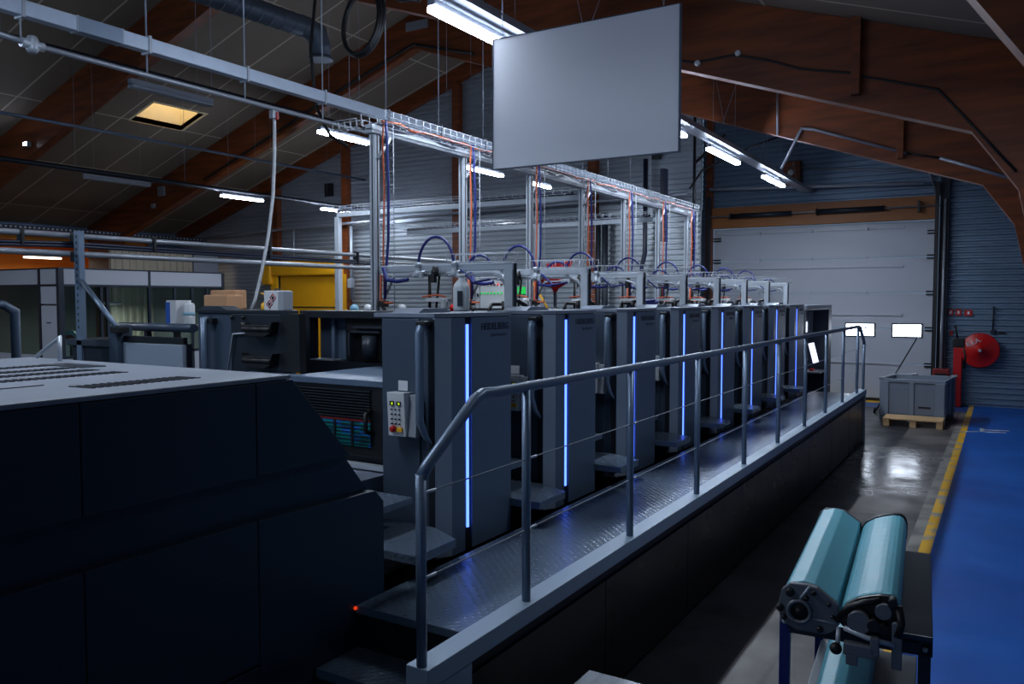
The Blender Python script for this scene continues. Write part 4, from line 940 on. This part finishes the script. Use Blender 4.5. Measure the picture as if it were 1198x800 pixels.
# exit sign on gable
t = thing('exit_sign', (-9.88, 16.7, 2.4), 'small green lit emergency exit sign on the ribbed wall', 'sign')
MB().box(-9.98, -9.78, 16.66, 16.72, 2.33, 2.49, .006).build('panel', 'green_lamp', t)
MB().box(-9.94, -9.88, 16.65, 16.66, 2.36, 2.43).box(-9.90, -9.84, 16.65, 16.66, 2.43, 2.46).sphere((-9.87, 16.655, 2.475), .014).build('running_figure', 'white_plastic', t)

# gray conveyor / pile table behind the delivery
Cv = thing('pile_table', (-6.1, 4.1, 0), 'blue grey sheet table with a round bar behind the delivery housing', 'table')
MB().box(-6.22, -5.46, 4.05, 4.09, 1.45, 1.845, .008).build('front_panel', 'press_chamfer', Cv)
MB().box(-6.22, -5.46, 4.06, 4.10, 1.85, 1.90, .004).build('dark_band', 'black_plastic', Cv)
MB().cyl((-6.60, 4.28, 1.965), (-5.62, 4.28, 1.965), .036, 14).build('round_bar', 'press_side', Cv)
MB().box(-6.34, -6.22, 4.0, 4.14, 0, 1.99, .008).build('post', 'press_side', Cv)
MB().box(-5.5, -5.46, 4.1, 4.14, 0, 1.85).build('post', 'dark_steel', Cv)
for x in (-6.15, -5.56): MB().sphere((x, 4.04, 1.66), .018).build('knob', 'black_rubber', Cv)
MB().box(-6.9, -6.35, 4.02, 4.5, 0, 1.80, .01).build('side_box', 'dark_steel', Cv)
MB().box(-6.95, -6.33, 4.0, 4.52, 1.80, 1.86, .01).build('side_box_lid', 'slate_plate', Cv)
single(MB().tube([(-5.42, 2.0, 2.165), (-5.42, 2.72, 2.165), (-5.42, 2.79, 2.12), (-5.42, 2.79, 0)], .028, 10), 'guard_rail', 'press_side', 'blue grey bent tube guard rail at the far left edge', 'guard rail')
bk = thing('side_bench', (-6.9, 5.6, 0), 'low dark bench behind the round bar carrying the tall cans', 'bench')
MB().box(-7.6, -6.3, 5.1, 5.6, 1.90, 1.94, .005).build('bench_top', 'dark_steel', bk)
for x in (-7.55, -6.4): MB().box(x, x+.05, 5.15, 5.2, 0, 1.9).box(x, x+.05, 5.5, 5.55, 0, 1.9).build('leg_frame', 'dark_steel', bk)
t = thing('paper_carton', (-7.16, 5.3, 1.94), 'tall blue and white carton standing behind the round bar', 'box')
MB().box(-7.25, -7.10, 5.2, 5.35, 1.94, 2.19, .004).build('carton', 'white_plastic', t)
MB().box(-7.252, -7.19, 5.195, 5.2, 1.95, 2.17).build('blue_print', 'blue_label', t)
t = thing('white_canister', (-7.0, 5.3, 1.94), 'white cylindrical can with green label beside the blue carton', 'can')
MB().lathe([(.05, 0), (.055, .01), (.055, .2), (.045, .22), (.02, .225), (.02, .25)], (-7.0, 5.28, 1.94)).build('body', 'white_plastic', t)
MB().lathe([(.0565, .10), (.0565, .13)], (-7.0, 5.28, 1.94)).build('label_band', 'pale_blue', t)
t = single(MB().prism([(-7.95, 1.94), (-7.85, 1.94), (-7.86, 2.08), (-7.9, 2.09)], 'Y', 5.5, 5.6, .005), 'black_wedge', 'black_plastic', 'black pointed cover on the bench', 'cover')
t.location.x += .35

# ------------------------------------------------------------------ right hand side: bin, pallet, reel, extinguisher
Bn = thing('plastic_bin', (-1.35, 16.6, 0), 'large grey plastic pallet bin by the white door', 'bin')
bx = (-1.86, -.84, 16.05, 17.15)
def bin_parts():
    x0, x1, y0, y1 = bx; z0, z1 = .12, .76; b = MB()
    b.box(x0, x1, y0, y0+.03, z0, z1).box(x0, x1, y1-.03, y1, z0, z1).box(x0, x0+.03, y0, y1, z0, z1).box(x1-.03, x1, y0, y1, z0, z1).box(x0, x1, y0, y1, z0, z0+.03)
    b.build('shell', 'bin_grey', Bn)
    r = MB(); r.box(x0-.03, x1+.03, y0-.03, y0+.02, z1-.05, z1+.01, .006).box(x0-.03, x1+.03, y1-.02, y1+.03, z1-.05, z1+.01, .006).box(x0-.03, x0+.02, y0, y1, z1-.05, z1+.01, .006).box(x1-.02, x1+.03, y0, y1, z1-.05, z1+.01, .006)
    r.build('rim', 'bin_grey', Bn)
    for x in (x0-.02, x0+.47, x1-.13): MB().box(x, x+.15 if x != x0+.47 else x+.08, y0-.035, y0, z0-.02, z1-.04, .008).build('rib', 'bin_grey', Bn)
    for y in (y0, y0+.5, y1-.12): MB().box(x1, x1+.035, y, y+.1, z0, z1-.04, .008).build('rib', 'bin_grey', Bn)
    MB().box(x0+.14, x0+.46, y0-.008, y0, z0+.1, z1-.15).build('panel_face', 'deck_grey', Bn)
    MB().box(x0+.56, x1-.14, y0-.008, y0, z0+.1, z1-.15).build('panel_face', 'deck_grey', Bn)
    MB().box(x0+.62, x1-.2, y0-.012, y0-.008, z0+.14, z0+.175).build('printed_mark', 'black_plastic', Bn)
    for x in (x0+.05, (x0+x1)/2, x1-.05):
        for y in (y0+.06, y1-.06): MB().box(x-.07, x+.07, y-.06, y+.06, 0, z0+.005, .01).build('foot', 'bin_grey', Bn)
    for x, y in ((x0, y0), (x0+.35, y1), (x1, y1)): MB().box(x-.04, x+.06, y-.04, y+.04, z1, z1+.035, .01).build('corner_cap', 'grey_plastic', Bn)
bin_parts(); Bn.rotation_euler.z = R(-5)
Pl = thing('wooden_pallet', (-1.33, 15.7, 0), 'small wooden pallet on the floor in front of the grey bin', 'pallet')
for i in range(5): MB().box(-1.79+i*0, -.86, 15.40+i*.115, 15.49+i*.115, .115, .14, .003).build('deck_board', 'pallet_wood', Pl)
for x in (-1.79, -1.37, -.96):
    MB().box(x, x+.10, 15.41, 15.95, .0, .02, .002).build('bottom_board', 'pallet_wood', Pl)
    for y in (15.42, 15.82): MB().box(x, x+.10, y, y+.11, .02, .092, .003).build('block', 'pallet_wood', Pl)
    MB().box(x, x+.10, 15.41, 15.95, .092, .115, .002).build('stringer', 'pallet_wood', Pl)
t = thing('floor_tool', (-2.1, 17.0, 0), 'long handled tool with small wheels leaning behind the grey bin', 'tool')
MB().tube([(-2.1, 17.05, .04), (-1.93, 17.25, .5), (-1.46, 17.5, 1.45)], .012, 6).build('handle', 'black_rubber', t)
MB().tube([(-1.46+.05*math.cos(a), 17.5, 1.50+.06*math.sin(a)) for a in [k*math.pi/6 for k in range(12)]], .009, 6, closed=True).build('grip_ring', 'alu', t)
MB().lathe([(.05, -.02), (.055, 0), (.05, .02)], (-2.12, 17.0, .055), 14, 'X').lathe([(.04, -.02), (.045, 0), (.04, .02)], (-2.03, 17.05, .045), 14, 'X').build('wheel', 'black_rubber', t)
Rl = thing('hose_reel', (-.43, YD-.3, 1.2), 'round red fire hose reel on the ribbed wall', 'hose reel')
MB().lathe([(.34, 0), (.35, -.02), (.35, -.05), (.33, -.06), (.05, -.075), (.05, -.09), (.0, -.09)], (-.43, YD-.26, 1.17), 40, 'Y').build('disc', 'red_paint', Rl)
MB().lathe([(.03, 0), (.03, -.02)], (-.43, YD-.35, 1.17), 12, 'Y').build('hub', 'grey_plastic', Rl)
MB().lathe([(.28, 0), (.28, .16)], (-.43, YD-.25, 1.17), 30, 'Y').build('hose_drum', 'black_rubber', Rl)
MB().box(-.5, -.36, YD-.1, YD-.03, 1.0, 1.35).build('wall_bracket', 'red_dark', Rl)
tx = text_mesh('R.I.A.', .13, 'white_plastic', Rl, 'lettering', (-.54, YD-.345, 1.33), FY @ Matrix.Rotation(R(28), 3, 'Z'), .004)
single(MB().tube([(-.22, YD-.08, 1.55), (-.21, YD-.08, 2.05)], .018, 6).box(-.26, -.17, YD-.1, YD-.04, 1.5, 1.58, .01), 'reel_valve', 'dark_steel', 'thin vertical valve pipe above the red hose reel', 'pipe')
Ex = thing('extinguisher_post', (-.78, YD-.25, 0), 'tall red fire post with black top beside the white door', 'fire post')
MB().box(-.90, -.74, YD-.32, YD-.12, 0, 1.22, .02).build('post', 'red_paint', Ex)
MB().box(-.92, -.70, YD-.34, YD-.12, 1.22, 1.40, .02).build('head', 'black_plastic', Ex)
MB().tube([(-.83, YD-.25, 1.38), (-.88, YD-.25, 1.66)], .02, 6).build('lever', 'black_rubber', Ex)
MB().tube([(-.74, YD-.3, 1.3), (-.68, YD-.32, 1.05), (-.70, YD-.3, .8)], .022, 6).build('hose', 'black_rubber', Ex)
Re = thing('red_case', (-1.0, YD-.6, 0), 'low red case behind the grey bin', 'case')
MB().box(-1.25, -.95, YD-.6, YD-.35, 0, .78, .02).build('body', 'red_dark', Re); MB().box(-1.2, -1.0, YD-.62, YD-.6, .6, .7).build('front', 'black_plastic', Re)
for i, (x, z, w_, h_, lb) in enumerate(((-1.0+.02, 1.93, .10, .13, 'red square fire sign, left of the three above the red post'), (-.84, 1.93, .10, .13, 'red square fire sign, middle of the three above the red post'), (-.66, 1.92, .14, .12, 'red fire sign, right of the three above the red post'), (-.96, 1.50, .06, .10, 'tiny red alarm box on the ribbed wall above the red post'))):
    t = thing('fire_sign', (x, YD-.05, z), lb, 'sign')
    MB().box(x-w_/2, x+w_/2, YD-.06, YD-.035, z-h_/2, z+h_/2, .002).build('plate', 'red_paint', t)
    if i < 3: MB().box(x-.02, x+.02, YD-.065, YD-.06, z-.03, z+.03).build('pictogram', 'white_plastic', t)
t = thing('sign_row', (-.2, YD-.05, 1.53), 'small dark instruction sign right of the hose reel pipe', 'sign')
MB().box(-.12, .0, YD-.05, YD-.035, 1.50, 1.54).build('plate', 'black_plastic', t)
fm = MB()
for (a, b) in (((-.55, 15.35), (-.25, 15.55)), ((-.28, 15.5), (-.30, 15.9)), ((-.35, 15.5), (.05, 15.6)), ((-.3, 15.75), (.1, 15.85))):
    d = Vector((b[0]-a[0], b[1]-a[1])).normalized(); n = Vector((-d.y, d.x))*.03
    fm.prism([(a[0]-n.x, a[1]-n.y), (b[0]-n.x, b[1]-n.y), (b[0]+n.x, b[1]+n.y), (a[0]+n.x, a[1]+n.y)], 'Z', 0.0, .003)
single(fm, 'floor_tape', 'concrete_mark', 'white torn tape marks on the blue floor', 'tape')

# ------------------------------------------------------------------ roller table bottom right
RZ = R(4.4)
Tb = thing('roller_table', (-.5, 3.8, 0), 'steel table with blue legs and lower shelf at the bottom right', 'table')
x0, x1, y0, y1, zt = -.78, -.235, 3.30, 4.42, .95
MB().box(-.52, x1, y0, y1, zt-.02, zt, .004).box(x0, x1, y0+.25, y1-.1, zt-.03, zt-.021).build('table_top', 'slate_plate', Tb)
fr = MB(); fr.box(x1-.03, x1, y0, y1, zt-.06, zt-.02).box(x0+.03, x1, y0+.0, y0+.03, zt-.075, zt-.03).box(x0, x1, y1-.03, y1, zt-.06, zt-.03); fr.build('frame', 'dark_steel', Tb)
MB().box(x0, x0+.03, y0, y1, zt-.04, zt-.001, .003).build('side_rail', 'alu', Tb)
for x, y, m_ in ((x0, y0, 'blue_leg'), (x0+.02, y1-.05, 'blue_leg'), (x1-.045, y0, 'dark_steel'), (x1-.045, y1-.05, 'dark_steel')):
    MB().box(x, x+.04, y, y+.04, 0, zt-.02, .003).build('leg', m_, Tb)
MB().box(x0+.05, x1-.05, y0+.03, y1-.05, .42, .44, .004).build('lower_shelf', 'shelf_plate', Tb)
MB().sphere((x1-.025, y0-.002, zt-.05), .010).sphere((x0+.02, y0-.002, zt-.03), .012).build('bolt', 'wire', Tb)
Tb.rotation_euler.z = RZ
def roller_a(name, cx, y0, L, zb, label, ends=True):
    t = thing(name, (cx, y0, zb), label, 'roller', 'wrapped rollers')
    pr = [(-.095, .03), (-.10, .10), (-.075, .15), (-.02, .165), (.02, .16), (.10, .105), (.105, .03), (.07, .0), (-.06, .0)]
    P_ = [(cx+a, zb+b) for a, b in pr]
    MB().prism(P_, 'Y', y0, y0+L, .006).build('wrapped_body', 'turquoise', t)
    e = [(cx+a*1.06, zb+b*1.0) for a, b in [(-.095, .02), (-.105, .06), (-.09, .13), (-.06, .158), (-.0, .16), (.03, .155), (.10, .10), (.108, .03), (.085, -.005), (.06, -.02), (-.04, -.02), (-.07, -.005)]]
    for ya, yb2 in ((y0-.03, y0), (y0+L, y0+L+.025)):
        MB().prism(e, 'Y', ya, yb2, .004).build('end_plate', 'cast_grey', t)
    y = y0-.03
    MB().lathe([(.048, 0), (.048, -.012), (.036, -.014), (.034, -.004)], (cx-.03, y, zb+.055), 24, 'Y').build('bearing_ring', 'cast_grey', t)
    MB().lathe([(.034, -.002), (.03, -.008), (.014, -.008), (.012, -.014), (.0, -.014)], (cx-.03, y, zb+.055), 20, 'Y').build('bearing_core', 'black_rubber', t)
    for (a, b, r_) in ((-.065, .125, .016), (.02, .135, .010), (-.005, .11, .010), (-.10, .06, .014), (-.085, .025, .010), (.09, .055, .008), (.045, .0, .012), (.075, .10, .008)):
        MB().lathe([(r_, 0), (r_, -.012), (r_*.5, -.016)], (cx+a, y, zb+b), 12, 'Y').build('bolt_head', 'black_rubber', t)
    MB().tube([(cx-.03, y-.002, zb+.10), (cx+.005, y-.004, zb+.155)], .006, 6).build('casting_rib', 'alu', t)
    MB().tube([(cx+.02, y-.002, zb+.035), (cx+.095, y-.002, zb+.03)], .003, 6).build('casting_rib', 'alu', t)
    t.rotation_euler.z = RZ
    return t
roller_a('wrapped_roller', -.615, 3.20, 1.22, .957, 'turquoise wrapped roller with round grey end plate, left on the table')
def roller_b():
    cx, y0, L, zb = -.405, 3.22, 1.22, .957
    t = thing('wrapped_roller', (cx, y0, zb), 'turquoise wrapped roller with an open mechanism end, right on the table', 'roller', 'wrapped rollers')
    pr = [(-.10, .03), (-.10, .075), (-.08, .11), (-.04, .137), (.0, .152), (.04, .163), (.075, .165), (.095, .15), (.105, .12), (.105, .05), (.09, .0), (-.07, .0)]
    MB().prism([(cx+a, zb+b) for a, b in pr], 'Y', y0, y0+L, .02).build('wrapped_body', 'turquoise', t)
    MB().prism([(cx+a*1.03, zb+b*1.02) for a, b in pr], 'Y', y0+L, y0+L+.03, .004).build('end_plate', 'black_plastic', t)
    MB().prism([(cx+a*.97, zb+b*.97) for a, b in pr], 'Y', y0-.02, y0, .003).build('end_plate', 'steel_dark_machined', t)
    y = y0-.02
    k = MB(); k.tube([(cx-.11, y-.01, zb+.04), (cx-.07, y-.015, zb+.10), (cx-.02, y-.015, zb+.125), (cx+.04, y-.015, zb+.145)], .012, 6).build('link_arm', 'black_plastic', t)
    MB().cyl((cx-.03, y, zb+.06), (cx-.03, y-.05, zb+.06), .04, 20).cyl((cx+.05, y, zb+.11), (cx+.05, y-.04, zb+.11), .028, 16).build('shaft_end', 'cast_grey', t)
    for a, b, l_, r_ in ((.08, .15, .05, .014), (.02, .06, .06, .022), (.05, .05, .05, .018)): MB().cyl((cx+a, y, zb+b), (cx+a, y-l_, zb+b), r_, 12).build('spindle', 'black_rubber', t)
    MB().tube([(cx-.08, y-.04, zb+.03), (cx+.0, y-.05, zb+.01), (cx+.09, y-.05, zb+.0)], .010, 8).tube([(cx-.10, y-.02, zb+.02), (cx-.10, y-.05, zb-.035)], .009, 8).build('rod', 'alu', t)
    MB().sphere((cx-.105, y-.06, zb-.045), .022).build('ball_knob', 'black_rubber', t)
    k = MB(); k.box(cx-.08, cx+.03, y-.07, y-.03, zb-.06, zb-.015, .006).box(cx-.07, cx-.03, y-.07, y-.03, zb-.095, zb-.055, .004).box(cx+.01, cx+.04, y-.07, y-.03, zb-.05, zb+.02, .004).box(cx+.08, cx+.115, y-.05, y-.02, zb-.09, zb+.08, .004)
    k.build('clamp_block', 'cast_grey', t)
    MB().tube([(cx+.10, y-.03, zb+.14), (cx+.11, y-.04, zb+.08), (cx+.10, y-.05, zb+.03)], .014, 8).build('lever', 'black_rubber', t)
    t.rotation_euler.z = RZ
roller_b()
roller_a('wrapped_roller', -.515, 3.15, 1.2, .465, 'turquoise wrapped roller lying on the lower shelf')
# grey box at the bottom edge
t = thing('grey_cabinet', (-1.3, 2.9, 0), 'top corner of a small grey cabinet at the bottom edge beside the walkway', 'cabinet')
MB().box(-1.54, -.95, 2.55, 3.2, 0, .53, .006).build('body', 'press_side', t)
MB().box(-1.545, -.945, 2.545, 3.205, .53, .55, .004).build('lid', 'shelf_plate', t)

# ------------------------------------------------------------------ light and look
w = bpy.data.worlds.new('world'); SC.world = w; w.use_nodes = True
bg = w.node_tree.nodes['Background']; bg.inputs[0].default_value = (.42, .66, 1.0, 1); bg.inputs[1].default_value = .25
SC.view_settings.view_transform = 'Standard'; SC.view_settings.look = 'None'; SC.view_settings.exposure = 0.15; SC.view_settings.gamma = 1.0
SC.view_settings.use_curve_mapping = False
